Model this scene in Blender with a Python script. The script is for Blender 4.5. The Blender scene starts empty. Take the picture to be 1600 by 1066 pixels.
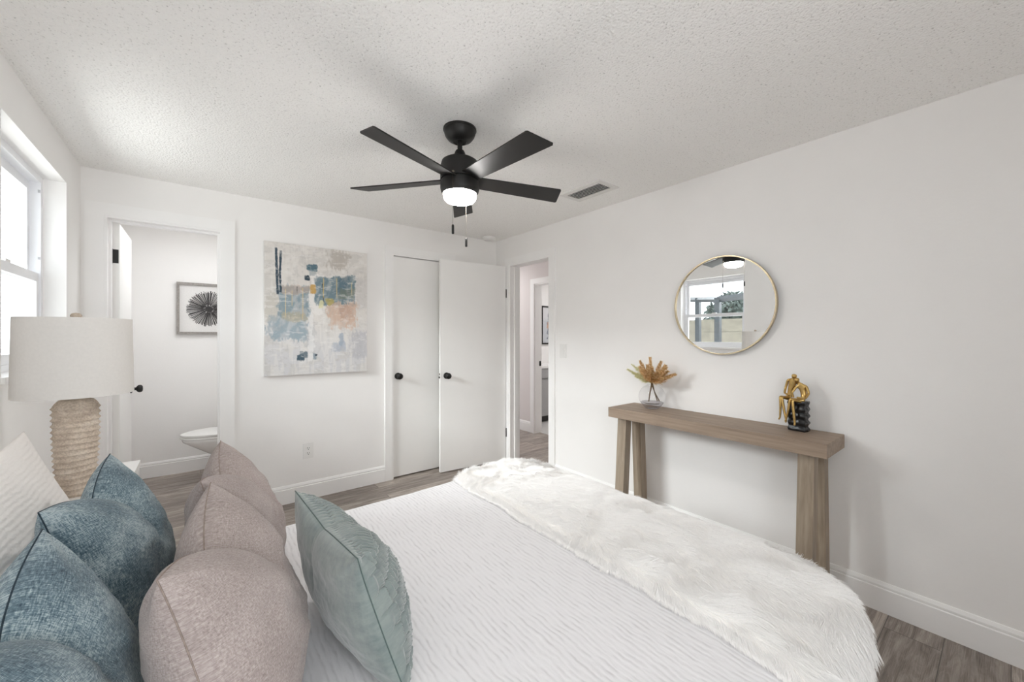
import bpy, bmesh, math, random
import numpy as np
from mathutils import Vector, Matrix, Quaternion

S = bpy.context.scene
C = S.collection
R = math.radians
random.seed(7)
rng = np.random.default_rng(11)

# ------------------------------------------------------------------ camera, light, exposure
cam_d = bpy.data.cameras.new('camera')
cam = bpy.data.objects.new('camera', cam_d); C.objects.link(cam)
cam.location = (0, 0, 1.322)
cam.rotation_euler = (R(90), 0, R(-38.3))
cam_d.sensor_width = 36.0
cam_d.lens = 36.0 * 616.0 / 1600.0
cam_d.shift_y = -7.0 / 1600.0
cam_d.clip_start = 0.02
S.camera = cam

w = bpy.data.worlds.new('overcast_sky'); S.world = w; w.use_nodes = True
bg = w.node_tree.nodes['Background']
bg.inputs['Color'].default_value = (0.90, 0.95, 1.0, 1); bg.inputs['Strength'].default_value = 2.2

def area(name, loc, rot, sx, sy, power, col=(1, 1, 1), spread=180):
    l = bpy.data.lights.new(name, 'AREA'); l.shape = 'RECTANGLE'; l.size = sx; l.size_y = sy
    l.energy = power; l.color = col; l.spread = R(spread)
    o = bpy.data.objects.new(name, l); C.objects.link(o); o.location = loc; o.rotation_euler = rot
    return o
# added off-view panel standing in for sky light through the left-wall window
sky = area('sky_standin_panel', (-7.0, 3.4, 4.6), (0, 0, 0), 7.0, 2.6, 2300, (0.96, 0.98, 1.0))
sky.rotation_euler = (Vector((-0.6, 2.77, 1.6)) - sky.location).to_track_quat('-Z', 'Y').to_euler()
# added upward panel standing in for patio bounce through the same window
area('patio_bounce_fill', (-3.9, 3.2, -0.04), (R(180), 0, 0), 3.6, 7.0, 310, (0.98, 0.99, 1.0))
# added room fill behind the camera (in the added window opening, facing +Y)
area('rear_fill', (0.15, -0.93, 1.45), (R(108), 0, R(18)), 1.05, 1.05, 13, (0.97, 0.98, 1.0))
# added lamps without fixtures, unseen, to light the neighbouring rooms
area('bathroom_fill', (0.15, 4.05, 2.33), (0, 0, 0), 0.5, 0.5, 5.6, (0.94, 0.97, 1.0))
area('hall_fill', (3.0, 4.6, 2.33), (0, 0, 0), 0.4, 0.4, 2.7, (1.0, 0.99, 0.98))
area('guest_bathroom_fill', (4.5, 3.9, 2.33), (0, 0, 0), 0.4, 0.4, 8, (0.98, 0.99, 1.0))

S.view_settings.view_transform = 'Standard'; S.view_settings.look = 'None'
S.view_settings.gamma = 1.0; S.view_settings.use_curve_mapping = False
S.view_settings.exposure = 0.51
S.cycles.max_bounces = 16; S.cycles.diffuse_bounces = 12; S.cycles.glossy_bounces = 4
S.cycles.transparent_max_bounces = 12; S.cycles.transmission_bounces = 6
S.cycles.caustics_reflective = False; S.cycles.caustics_refractive = False
S.cycles.sample_clamp_indirect = 6.0
S.cycles.use_denoising = True

# ------------------------------------------------------------------ material helpers
def lin(c):
    return tuple((x / 255 / 12.92) if x / 255 <= 0.04045 else ((x / 255 + 0.055) / 1.055) ** 2.4 for x in c) + (1.0,)

class NT:
    def __init__(s, name):
        s.m = bpy.data.materials.new(name); s.m.use_nodes = True
        s.t = s.m.node_tree; s.t.nodes.clear()
        s.out = s.t.nodes.new('ShaderNodeOutputMaterial')
    def n(s, typ, **kw):
        nd = s.t.nodes.new('ShaderNode' + typ)
        for k, v in kw.items():
            if k.startswith('_'): setattr(nd, k[1:], v)
            else: nd.inputs[k.replace('__', ' ')].default_value = v
        return nd
    def l(s, a, b): s.t.links.new(a, b)
    def ramp(s, fac, stops):
        r = s.t.nodes.new('ShaderNodeValToRGB'); e = r.color_ramp.elements
        while len(e) < len(stops): e.new(0.5)
        for x, (p, c) in zip(e, stops): x.position = p; x.color = c
        s.l(fac, r.inputs[0]); return r.outputs[0]
    def coords(s, kind='Object', scale=(1, 1, 1), rot=(0, 0, 0), loc=(0, 0, 0)):
        tc = s.t.nodes.new('ShaderNodeTexCoord'); mp = s.t.nodes.new('ShaderNodeMapping')
        mp.inputs['Scale'].default_value = scale; mp.inputs['Rotation'].default_value = rot; mp.inputs['Location'].default_value = loc
        s.l(tc.outputs[kind], mp.inputs[0]); return mp.outputs[0]
    def bsdf(s, **kw):
        b = s.n('BsdfPrincipled', **kw); s.l(b.outputs[0], s.out.inputs[0]); return b
    def bump(s, h, b, strength=0.3, dist=0.01):
        bp = s.n('Bump', Strength=strength, Distance=dist); s.l(h, bp.inputs['Height']); s.l(bp.outputs[0], b.inputs['Normal'])
        return bp
    def math(s, op, a, b=None):
        m = s.t.nodes.new('ShaderNodeMath'); m.operation = op
        for i, x in enumerate((a, b)):
            if x is None: continue
            if isinstance(x, (int, float)): m.inputs[i].default_value = x
            else: s.l(x, m.inputs[i])
        return m.outputs[0]
    def mix(s, fac, a, b, mode='MIX'):
        m = s.t.nodes.new('ShaderNodeMix'); m.data_type = 'RGBA'; m.blend_type = mode
        for i, x in ((0, fac), (6, a), (7, b)):
            if isinstance(x, (int, float, tuple)): m.inputs[i].default_value = x
            else: s.l(x, m.inputs[i])
        return m.outputs[2]

def plain(name, col, rough=0.5, metal=0.0, spec=0.5, noise=0.0, nscale=20, bump=0.0, bscale=60, bdist=0.004):
    t = NT(name); c = lin(col)
    b = t.bsdf(Roughness=rough, Metallic=metal); b.inputs['Base Color'].default_value = c
    b.inputs['Specular IOR Level'].default_value = spec
    v = t.coords()
    if noise:
        nz = t.n('TexNoise', Scale=nscale, Detail=4.0); t.l(v, nz.inputs[0])
        lo = tuple(x * (1 - noise) for x in c[:3]) + (1,); hi = tuple(min(1, x * (1 + noise)) for x in c[:3]) + (1,)
        t.l(t.ramp(nz.outputs[0], [(0.3, lo), (0.7, hi)]), b.inputs['Base Color'])
    if bump:
        nb = t.n('TexNoise', Scale=bscale, Detail=3.0); t.l(v, nb.inputs[0]); t.bump(nb.outputs[0], b, bump, bdist)
    return t.m

M = {}
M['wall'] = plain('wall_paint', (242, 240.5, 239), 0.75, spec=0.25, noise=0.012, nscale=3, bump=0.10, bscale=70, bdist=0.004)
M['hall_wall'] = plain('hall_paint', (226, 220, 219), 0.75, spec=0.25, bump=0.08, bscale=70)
M['trim'] = plain('white_semigloss', (244, 243, 242), 0.38, spec=0.4, noise=0.01, nscale=6)
M['door'] = plain('door_paint', (242, 241, 239), 0.42, spec=0.4, noise=0.01, nscale=4)
M['black'] = plain('black_metal', (22, 21, 21), 0.38, metal=0.2, noise=0.15, nscale=40)
M['black_fan'] = plain('matte_black_metal', (24, 22, 21), 0.48, metal=0.15, noise=0.1, nscale=30)
M['hinge'] = plain('dark_hinge_metal', (70, 68, 66), 0.4, metal=0.8, noise=0.1)
M['porcelain'] = plain('porcelain', (240, 239, 238), 0.12, noise=0.01)
M['plastic'] = plain('white_plastic', (234, 233, 231), 0.35, noise=0.01)
M['slot'] = plain('dark_slot', (60, 58, 57), 0.7, noise=0.1)
M['vinyl'] = plain('window_vinyl', (240, 241, 244), 0.35, noise=0.01)
M['gold'] = plain('brushed_gold', (196, 164, 104), 0.32, metal=1.0, noise=0.12, nscale=60)
M['brass_frame'] = plain('pale_brass', (206, 190, 160), 0.35, metal=0.9, noise=0.06, nscale=50)
M['blackstone'] = plain('black_resin', (20, 20, 22), 0.3, noise=0.2, nscale=30)
M['shade'] = plain('linen_shade', (222, 219, 215), 0.9, spec=0.1, noise=0.02, nscale=120, bump=0.15, bscale=400, bdist=0.001)
M['neck'] = plain('grey_metal_neck', (120, 116, 112), 0.4, metal=0.8, noise=0.1)
M['white_lacquer'] = plain('white_lacquer', (240, 239, 237), 0.25, noise=0.01)
M['mattress'] = plain('mattress_ticking', (225, 224, 224), 0.85, noise=0.03, nscale=80)
M['bedbase'] = plain('dark_bed_base', (70, 66, 64), 0.8, noise=0.1, nscale=80)
M['slat_grey'] = plain('grey_clip_plastic', (190, 190, 194), 0.5, noise=0.05)
M['steel'] = plain('chain_steel', (120, 112, 102), 0.3, metal=0.9, noise=0.1)
M['vent'] = plain('vent_enamel', (228, 226, 223), 0.45, noise=0.02)
M['duct'] = plain('duct_dark', (40, 38, 37), 0.8, noise=0.2)
M['cab'] = plain('grey_cabinet', (168, 168, 168), 0.5, noise=0.03)
M['frame_grey'] = plain('weathered_grey_frame', (150, 145, 140), 0.6, noise=0.2, nscale=60)
M['paper'] = plain('art_paper', (226, 224, 222), 0.9, noise=0.03, nscale=90)
M['ink'] = plain('charcoal_ink', (62, 60, 60), 0.9, noise=0.25, nscale=70)
M['tile'] = plain('white_floor_tile', (222, 220, 218), 0.3, noise=0.03)
M['bronze'] = plain('dark_bronze_aluminium', (40, 45, 49), 0.5, noise=0.05)
M['lanai'] = plain('white_soffit', (214, 216, 218), 0.7, noise=0.02)
M['concrete'] = plain('patio_concrete', (120, 117, 112), 0.9, noise=0.15, nscale=4)
M['fence'] = plain('pale_block_fence', (112, 107, 96), 0.9, noise=0.12, nscale=6)
M['leaf'] = plain('tree_leaves', (112, 122, 116), 0.7, noise=0.3, nscale=5)  # leaf tone greyed paler to put distance haze into the colour
M['bark'] = plain('tree_bark', (98, 88, 78), 0.9, noise=0.3, nscale=10)

# popcorn ceiling
t = NT('popcorn_ceiling'); b = t.bsdf(Roughness=0.95); b.inputs['Specular IOR Level'].default_value = 0.1
v = t.coords()
n1 = t.n('TexNoise', Scale=105.0, Detail=3.0, Roughness=0.6); t.l(v, n1.inputs[0])
n2 = t.n('TexVoronoi', Scale=95.0); t.l(v, n2.inputs[0])
h = t.math('SUBTRACT', n1.outputs[0], t.math('MULTIPLY', n2.outputs[0], 0.45))
t.l(t.ramp(n1.outputs[0], [(0.28, lin((200, 198, 196))), (0.40, lin((250, 249, 247)))]), b.inputs['Base Color'])
t.bump(h, b, 0.65, 0.008); M['ceiling'] = t.m

# vinyl plank floor (boards run along X)
t = NT('vinyl_plank_floor'); b = t.bsdf(Roughness=0.42)
v = t.coords()
br = t.n('TexBrick', Scale=1.0, Mortar__Size=0.0015, Brick__Width=1.22, Row__Height=0.18, Bias=0.0, _offset=0.37, _squash=1.0)
br.inputs['Color1'].default_value = (0, 0, 0, 1); br.inputs['Color2'].default_value = (1, 1, 1, 1); br.inputs['Mortar'].default_value = (0.5, 0.5, 0.5, 1)
br.inputs['Mortar Smooth'].default_value = 0.1
t.l(v, br.inputs[0])
addv = t.n('VectorMath', _operation='MULTIPLY_ADD'); t.l(br.outputs['Color'], addv.inputs[0]); addv.inputs[1].default_value = (9, 5, 3)
mp = t.n('Mapping'); mp.inputs['Scale'].default_value = (1.6, 14, 1); t.l(v, mp.inputs[0]); t.l(mp.outputs[0], addv.inputs[2])
g1 = t.n('TexNoise', Scale=2.2, Detail=7.0, Roughness=0.65, Distortion=1.2); t.l(addv.outputs[0], g1.inputs[0])
mp2 = t.n('Mapping'); mp2.inputs['Scale'].default_value = (3, 60, 1); t.l(addv.outputs[0], mp2.inputs[0])
g2 = t.n('TexNoise', Scale=1.5, Detail=5.0); t.l(mp2.outputs[0], g2.inputs[0])
base = t.ramp(g1.outputs[0], [(0.30, lin((92, 81, 74))), (0.48, lin((146, 135, 126))), (0.66, lin((194, 185, 176)))])
fine = t.mix(0.35, base, t.ramp(g2.outputs[0], [(0.35, lin((84, 75, 70))), (0.65, lin((200, 192, 186)))]), 'MIX')
tone = t.ramp(br.outputs['Color'], [(0.0, (0.72, 0.70, 0.69, 1)), (1.0, (1.25, 1.24, 1.23, 1))])
col = t.mix(1.0, fine, tone, 'MULTIPLY')
col = t.mix(br.outputs['Fac'], col, lin((84, 77, 73)))
t.l(col, b.inputs['Base Color']); t.bump(g2.outputs[0], b, 0.15, 0.002); M['floor'] = t.m

# console wood: grey-brown oak, grain axis chosen per part
def wood(name, axis, c0, c1):
    t = NT(name); b = t.bsdf(Roughness=0.55)
    sc = [16, 16, 16]; sc[axis] = 1.1
    v = t.coords(scale=tuple(sc))
    g = t.n('TexNoise', Scale=2.4, Detail=6.0, Roughness=0.6, Distortion=0.8); t.l(v, g.inputs[0])
    sc2 = [90, 90, 90]; sc2[axis] = 4
    v2 = t.coords(scale=tuple(sc2)); g2 = t.n('TexNoise', Scale=1.0, Detail=3.0); t.l(v2, g2.inputs[0])
    base = t.ramp(g.outputs[0], [(0.3, lin(c0)), (0.7, lin(c1))])
    t.l(t.mix(0.25, base, t.ramp(g2.outputs[0], [(0.35, lin([x * 0.75 for x in c0])), (0.65, lin(c1))])), b.inputs['Base Color'])
    t.bump(g2.outputs[0], b, 0.12, 0.002); return t.m
M['wood_y'] = wood('grey_oak_top', 1, (138, 119, 103), (168, 149, 131))
M['wood_z'] = wood('grey_oak_leg', 2, (140, 124, 107), (172, 157, 138))

# coverlet: white with wavy stitched rows running along Y
t = NT('white_matelasse'); b = t.bsdf(Roughness=0.9); b.inputs['Specular IOR Level'].default_value = 0.15
b.inputs['Sheen Weight'].default_value = 0.2
v = t.coords()
nz = t.n('TexNoise', Scale=14.0, Detail=2.0); t.l(v, nz.inputs[0])
sx = t.n('SeparateXYZ'); t.l(v, sx.inputs[0])
ph = t.math('ADD', t.math('MULTIPLY', sx.outputs[0], 2 * math.pi / 0.0155), t.math('MULTIPLY', nz.outputs[0], 9.0))
row = t.math('SINE', ph)
n3 = t.n('TexNoise', Scale=70.0, Detail=3.0); t.l(t.coords(scale=(1, 0.45, 1)), n3.inputs[0])
n4 = t.n('TexNoise', Scale=38.0, Detail=2.0); t.l(t.coords(scale=(1.6, 0.5, 1)), n4.inputs[0])
row = t.math('MULTIPLY', row, t.ramp(n4.outputs[0], [(0.35, (0.1, 0.1, 0.1, 1)), (0.6, (1, 1, 1, 1))]))
hh = t.math('ADD', t.math('MULTIPLY', row, 0.6), t.math('MULTIPLY', n3.outputs[0], 3.0))
edge = t.math('MULTIPLY', t.math('ADD', row, 1.0), 0.5)
t.l(t.mix(t.math('MULTIPLY', t.math('POWER', t.math('SUBTRACT', 1.0, edge), 3.0), n3.outputs[0]), lin((228, 227, 229)), lin((192, 190, 192))), b.inputs['Base Color'])
t.bump(hh, b, 0.32, 0.003); M['coverlet'] = t.m

# pillow fabrics (use UV in metres)
def fabric(name, stops, wx, wy, bump=0.5, sheen=0.2, rough=0.9, low=1.0):
    t = NT(name); b = t.bsdf(Roughness=rough); b.inputs['Specular IOR Level'].default_value = 0.2
    b.inputs['Sheen Weight'].default_value = sheen
    va = t.coords('UV', scale=(wx, wy, 1)); vb = t.coords('UV', scale=(wy, wx, 1))
    a = t.n('TexNoise', Scale=1.0, Detail=3.0, Roughness=0.7); t.l(va, a.inputs[0])
    c = t.n('TexNoise', Scale=1.0, Detail=3.0, Roughness=0.7); t.l(vb, c.inputs[0])
    lowz = t.n('TexNoise', Scale=9.0, Detail=3.0); t.l(t.coords('UV'), lowz.inputs[0])
    f = t.math('ADD', t.math('MULTIPLY', t.math('ADD', a.outputs[0], c.outputs[0]), 0.5), t.math('MULTIPLY', t.math('SUBTRACT', lowz.outputs[0], 0.5), 0.45 * low))
    t.l(t.ramp(f, stops), b.inputs['Base Color'])
    t.bump(t.math('ADD', a.outputs[0], c.outputs[0]), b, bump, 0.003); return t.m
M['blue'] = fabric('blue_chenille', [(0.33, lin((40, 62, 78))), (0.48, lin((98, 120, 130))), (0.62, lin((176, 190, 194)))], 85, 520, 0.5, 0.25)
M['beige'] = fabric('beige_linen', [(0.32, lin((126, 114, 110))), (0.5, lin((162, 150, 146))), (0.68, lin((194, 183, 179)))], 150, 560, 0.4, 0.15, low=0.6)
M['green'] = fabric('green_satin', [(0.3, lin((108, 120, 120))), (0.7, lin((142, 151, 147)))], 30, 60, 0.1, 0.5, rough=0.42)
M['blue_seam'] = plain('blue_seam_cord', (36, 52, 62), 0.9, noise=0.2, nscale=100)
M['beige_seam'] = plain('beige_seam_cord', (142, 128, 120), 0.9, noise=0.2, nscale=100)
M['green_seam'] = plain('green_seam_cord', (84, 100, 98), 0.6, noise=0.2, nscale=100)
t = NT('white_quilted_sham'); b = t.bsdf(Roughness=0.9); b.inputs['Sheen Weight'].default_value = 0.2
v = t.coords('UV'); nz = t.n('TexNoise', Scale=14.0, Detail=2.0); t.l(v, nz.inputs[0]); sx = t.n('SeparateXYZ'); t.l(v, sx.inputs[0])
row = t.math('SINE', t.math('ADD', t.math('MULTIPLY', sx.outputs[1], 2 * math.pi / 0.0155), t.math('MULTIPLY', nz.outputs[0], 6.0)))
n3 = t.n('TexNoise', Scale=70.0, Detail=3.0); t.l(v, n3.inputs[0])
b.inputs['Base Color'].default_value = lin((238, 234, 231))
t.bump(t.math('ADD', t.math('MULTIPLY', row, 0.5), t.math('MULTIPLY', n3.outputs[0], 2.5)), b, 0.3, 0.003); M['sham'] = t.m
M['sham_seam'] = plain('white_seam_cord', (228, 224, 221), 0.9, noise=0.05, nscale=100)

M['fur_base'] = plain('fur_backing', (248, 246, 243), 0.95, spec=0.05, noise=0.04, nscale=60)
t = NT('white_faux_fur'); b = t.bsdf(Roughness=0.65); b.inputs['Specular IOR Level'].default_value = 0.2
b.inputs['Sheen Weight'].default_value = 0.1
hi_ = t.n('HairInfo')
t.l(t.ramp(hi_.outputs['Random'], [(0, lin((244, 243, 242))), (1, lin((252, 251, 250)))]), b.inputs['Base Color']); M['fur'] = t.m

# stone lamp
t = NT('ribbed_stone'); b = t.bsdf(Roughness=0.9)
v = t.coords(); a = t.n('TexNoise', Scale=22.0, Detail=5.0); t.l(v, a.inputs[0]); a2 = t.n('TexNoise', Scale=160.0, Detail=3.0); t.l(v, a2.inputs[0])
cc = t.ramp(a.outputs[0], [(0.3, lin((186, 170, 154))), (0.5, lin((210, 194, 176))), (0.7, lin((224, 212, 198)))])
t.l(t.mix(0.3, cc, t.ramp(a2.outputs[0], [(0.35, lin((120, 108, 98))), (0.6, lin((214, 204, 190)))])), b.inputs['Base Color'])
t.bump(a2.outputs[0], b, 0.6, 0.004); M['stone'] = t.m

# glass panes / vase: thin clear glass
def thin_glass(name, tint, refl=1.0):
    t = NT(name); tr = t.n('BsdfTransparent'); tr.inputs[0].default_value = tint
    gl = t.n('BsdfGlossy', Roughness=0.02); lw = t.n('LayerWeight', Blend=0.5); mx = t.n('MixShader')
    t.l(t.math('ADD', t.math('MULTIPLY', t.math('POWER', lw.outputs['Facing'], 5.0), 0.75 * refl), 0.03), mx.inputs[0]); t.l(tr.outputs[0], mx.inputs[1]); t.l(gl.outputs[0], mx.inputs[2]); t.l(mx.outputs[0], t.out.inputs[0])
    return t.m
M['pane'] = thin_glass('window_glass', (0.97, 0.985, 0.98, 1))
M['vase'] = thin_glass('vase_glass', (0.96, 0.96, 0.965, 1), 0.9)
M['vase_thick'] = thin_glass('thick_vase_glass', (0.80, 0.79, 0.80, 1), 1.0)
t = NT('mirror_silver'); b = t.bsdf(Roughness=0.0, Metallic=1.0); b.inputs['Base Color'].default_value = (0.93, 0.94, 0.945, 1); M['mirror'] = t.m
t = NT('lit_diffuser'); em = t.n('Emission', Strength=70.0); em.inputs[0].default_value = (1.0, 0.975, 0.94, 1); t.l(em.outputs[0], t.out.inputs[0]); M['diffuser'] = t.m

def plume_mat(name, c0, c1):
    t = NT(name); b = t.bsdf(Roughness=0.85); oi = t.n('TexNoise', Scale=90.0); t.l(t.coords(), oi.inputs[0])
    t.l(t.ramp(oi.outputs[0], [(0.35, lin(c0)), (0.65, lin(c1))]), b.inputs['Base Color']); return t.m
M['plume'] = plume_mat('dried_golden_plume', (206, 168, 112), (244, 218, 172))
M['plume_pale'] = plume_mat('pale_green_plume', (208, 204, 150), (232, 226, 190))
M['stem'] = plain('dried_stem', (112, 92, 70), 0.8, noise=0.2, nscale=60)

# colour attribute material for painted pictures
def painted(name, rough=0.7):
    t = NT(name); b = t.bsdf(Roughness=rough); a = t.n('VertexColor', _layer_name='paint'); t.l(a.outputs[0], b.inputs['Base Color'])
    nz = t.n('TexNoise', Scale=120.0, Detail=3.0); t.l(t.coords(), nz.inputs[0]); t.bump(nz.outputs[0], b, 0.25, 0.002); return t.m
M['painting'] = painted('abstract_paint'); M['print'] = painted('print_ink')

# ------------------------------------------------------------------ mesh helpers
def tag(o, label=None, cat=None, group=None, kind=None):
    if label: o['label'] = label
    if cat: o['category'] = cat
    if group: o['group'] = group
    if kind: o['kind'] = kind
    return o

def obj(name, bm, mat, parent=None, smooth=False, loc=None, rot=None, bevel=0.0, seg=2, angle=None):
    if bevel:
        es = [e for e in bm.edges if len(e.link_faces) == 2 and e.calc_face_angle(0) > R(30)]
        bmesh.ops.bevel(bm, geom=es, offset=bevel, segments=seg, profile=0.5, affect='EDGES', clamp_overlap=True)
    bmesh.ops.recalc_face_normals(bm, faces=bm.faces)
    me = bpy.data.meshes.new(name); bm.to_mesh(me); bm.free()
    me.materials.append(mat)
    if smooth:
        me.polygons.foreach_set('use_smooth', [True] * len(me.polygons))
        if angle: me.set_sharp_from_angle(angle=R(angle))
    o = bpy.data.objects.new(name, me); C.objects.link(o)
    if parent: o.parent = parent
    if loc: o.location = loc
    if rot: o.rotation_euler = rot
    return o

def empty(name, loc=(0, 0, 0), rot=(0, 0, 0)):
    o = bpy.data.objects.new(name, None); o.empty_display_size = 0.05; C.objects.link(o); o.location = loc; o.rotation_euler = rot
    return o

def box(bm, x0, x1, y0, y1, z0, z1, mtx=None):
    vs = [bm.verts.new((x, y, z)) for x in (x0, x1) for y in (y0, y1) for z in (z0, z1)]
    if mtx:
        for q in vs: q.co = mtx @ q.co
    for f in ((0, 1, 3, 2), (4, 6, 7, 5), (0, 4, 5, 1), (2, 3, 7, 6), (0, 2, 6, 4), (1, 5, 7, 3)):
        bm.faces.new([vs[i] for i in f])
    return vs

def boxes(*bs):
    bm = bmesh.new()
    for q in bs: box(bm, *q)
    return bm

def lathe(bm, prof, n=32, cx=0, cy=0, cap=True, mtx=None):
    rings = []
    for r, z in prof:
        if r < 1e-6:
            rings.append([bm.verts.new((cx, cy, z))])
        else:
            rings.append([bm.verts.new((cx + r * math.cos(2 * math.pi * k / n), cy + r * math.sin(2 * math.pi * k / n), z)) for k in range(n)])
    for a, c in zip(rings, rings[1:]):
        for k in range(n):
            k2 = (k + 1) % n
            if len(a) == 1 and len(c) == 1: continue
            if len(a) == 1: bm.faces.new((a[0], c[k], c[k2]))
            elif len(c) == 1: bm.faces.new((a[k], a[k2], c[0]))
            else: bm.faces.new((a[k], a[k2], c[k2], c[k]))
    if cap:
        if len(rings[0]) > 1: bm.faces.new(rings[0][::-1])
        if len(rings[-1]) > 1: bm.faces.new(rings[-1])
    if mtx:
        for r_ in rings:
            for q in r_: q.co = mtx @ q.co
    return rings

def tube(bm, pts, rad, n=8, closed=False, cap=True):
    pts = [Vector(p) for p in pts]; N = len(pts)
    rads = rad if isinstance(rad, (list, tuple)) else [rad] * N
    rings = []; up = None
    for i, p in enumerate(pts):
        if closed: d = pts[(i + 1) % N] - pts[i - 1]
        else: d = pts[min(i + 1, N - 1)] - pts[max(i - 1, 0)]
        if d.length < 1e-9: d = Vector((0, 0, 1))
        d.normalize()
        if up is None:
            up = Vector((0, 0, 1)) if abs(d.z) < 0.9 else Vector((1, 0, 0))
        s = d.cross(up)
        if s.length < 1e-6: s = d.orthogonal()
        s.normalize(); up = s.cross(d).normalized()
        rings.append([bm.verts.new(p + rads[i] * (math.cos(2 * math.pi * k / n) * s + math.sin(2 * math.pi * k / n) * up)) for k in range(n)])
    pairs = list(zip(rings, rings[1:])) + ([(rings[-1], rings[0])] if closed else [])
    for a, c in pairs:
        for k in range(n):
            bm.faces.new((a[k], a[(k + 1) % n], c[(k + 1) % n], c[k]))
    if cap and not closed:
        bm.faces.new(rings[0][::-1]); bm.faces.new(rings[-1])

def extrude_profile(bm, prof, p0, p1, out):
    """profile of (d, z): d = distance out of the wall along 'out'; swept from p0 to p1."""
    p0, p1, out = Vector(p0), Vector(p1), Vector(out)
    a = [bm.verts.new(p0 + out * d + Vector((0, 0, z))) for d, z in prof]
    c = [bm.verts.new(p1 + out * d + Vector((0, 0, z))) for d, z in prof]
    n = len(prof)
    for i in range(n):
        bm.faces.new((a[i], a[(i + 1) % n], c[(i + 1) % n], c[i]))
    bm.faces.new(a[::-1]); bm.faces.new(c)

def value_noise(x, y, seed=0):
    r = np.random.default_rng(seed); g = r.random((64, 64))
    xi = np.floor(x).astype(int); yi = np.floor(y).astype(int); fx = x - xi; fy = y - yi
    fx = fx * fx * (3 - 2 * fx); fy = fy * fy * (3 - 2 * fy)
    G = lambda i, j: g[np.mod(i, 64), np.mod(j, 64)]
    return (G(xi, yi) * (1 - fx) * (1 - fy) + G(xi + 1, yi) * fx * (1 - fy) + G(xi, yi + 1) * (1 - fx) * fy + G(xi + 1, yi + 1) * fx * fy)
def fbm(x, y, seed=0, o=4):
    s = 0; a = 0.5; t_ = 0
    for k in range(o):
        c_, s_ = math.cos(0.6 * k), math.sin(0.6 * k)
        s = s + a * value_noise((c_ * x - s_ * y) * 2 ** k + 17 * k, (s_ * x + c_ * y) * 2 ** k + 31 * k, int(seed) + k); t_ += a; a *= 0.55
    return s / t_
def sstep(a, b_, x):
    q = np.clip((x - a) / (b_ - a), 0, 1); return q * q * (3 - 2 * q)

# ------------------------------------------------------------------ the room
XL, XR, YB, ZC, YN = -0.579, 2.575, 3.553, 2.372, -0.90
T = 0.12

def struct(name, bm, mat, **kw):
    return tag(obj(name, bm, mat, **kw), kind='structure')

struct('floor', boxes((-1.0, 6.0, -1.3, 6.2, -0.06, 0.0)), M['floor'])
tag(bpy.data.objects['floor'], 'grey brown wood plank vinyl floor of bedroom and hall', 'floor')
struct('ceiling', boxes((XL - 0.18, 6.0, -1.1, 6.2, ZC, ZC + 0.1)), M['ceiling'])
tag(bpy.data.objects['ceiling'], 'white popcorn textured ceiling above the bed', 'ceiling')

# left wall with the window opening
WY0, WY1, WZ0, WZ1 = 2.315, 3.221, 1.165, 2.168
XO = XL - 0.17
tag(struct('wall_left', boxes((XO, XL, YN - T, WY0, 0, ZC), (XO, XL, WY1, 5.0, 0, ZC), (XO, XL, WY0, WY1, 0, WZ0), (XO, XL, WY0, WY1, WZ1, ZC)), M['wall']),
    'white wall with the window behind the lamp and bed head', 'wall')
# back wall with the bathroom and closet openings
BX0, BX1, DH = -0.478, 0.122, 2.09
CX0, CX1 = 1.387, 1.99
tag(struct('wall_back', boxes((XL, BX0, YB, YB + T, 0, ZC), (BX1, CX0, YB, YB + T, 0, ZC), (CX1, XR, YB, YB + T, 0, ZC),
                              (BX0, BX1, YB, YB + T, DH, ZC), (CX0, CX1, YB, YB + T, DH, ZC)), M['wall']), 'white wall carrying the abstract painting between two doorways', 'wall')
# right wall with the hall doorway
HY0, HY1 = 2.68, 3.292
tag(struct('wall_right', boxes((XR, XR + T, YN - T, HY0, 0, ZC), (XR, XR + T, HY1, 5.1, 0, ZC), (XR, XR + T, HY0, HY1, DH - 0.01, ZC)), M['wall']),
    'long white wall behind the console table and round mirror', 'wall')
# near wall behind the camera with an opening added for the fill light
NX0, NX1, NZ0, NZ1 = -0.40, 0.70, 0.90, 2.0
tag(struct('wall_near', boxes((XO, NX0, YN - T, YN, 0, ZC), (NX1, XR, YN - T, YN, 0, ZC), (NX0, NX1, YN - T, YN, 0, NZ0), (NX0, NX1, YN - T, YN, NZ1, ZC)), M['wall']),
    'white wall with an added unseen window, opposite the painting', 'wall')
# closet box, bathroom and hall shells
struct('wall_closet', boxes((CX0 - 0.2, CX0 - 0.1, YB + T, 4.3, 0, ZC), (CX1 + 0.1, CX1 + 0.2, YB + T, 4.3, 0, ZC), (CX0 - 0.1, CX1 + 0.1, 4.2, 4.3, 0, ZC)), M['wall'])
struct('wall_bathroom_far', boxes((XL, 1.0, 5.0, 5.1, 0, ZC)), M['wall'])
struct('wall_bathroom_side', boxes((0.72, 0.82, YB + T, 5.0, 0, ZC)), M['wall'])
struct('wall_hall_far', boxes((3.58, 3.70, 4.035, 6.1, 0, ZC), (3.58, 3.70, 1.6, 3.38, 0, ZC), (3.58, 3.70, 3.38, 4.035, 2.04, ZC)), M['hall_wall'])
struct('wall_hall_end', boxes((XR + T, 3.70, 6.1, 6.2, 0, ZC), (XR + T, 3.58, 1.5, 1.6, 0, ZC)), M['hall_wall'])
struct('wall_guest_bathroom', boxes((3.70, 5.6, 4.97, 5.07, 0, ZC), (5.5, 5.6, 2.9, 4.97, 0, ZC), (3.70, 5.6, 2.8, 2.9, 0, ZC)), M['wall'])
struct('floor_guest_bathroom', boxes((3.66, 5.5, 2.9, 4.97, 0.0, 0.006)), M['tile'])

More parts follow.
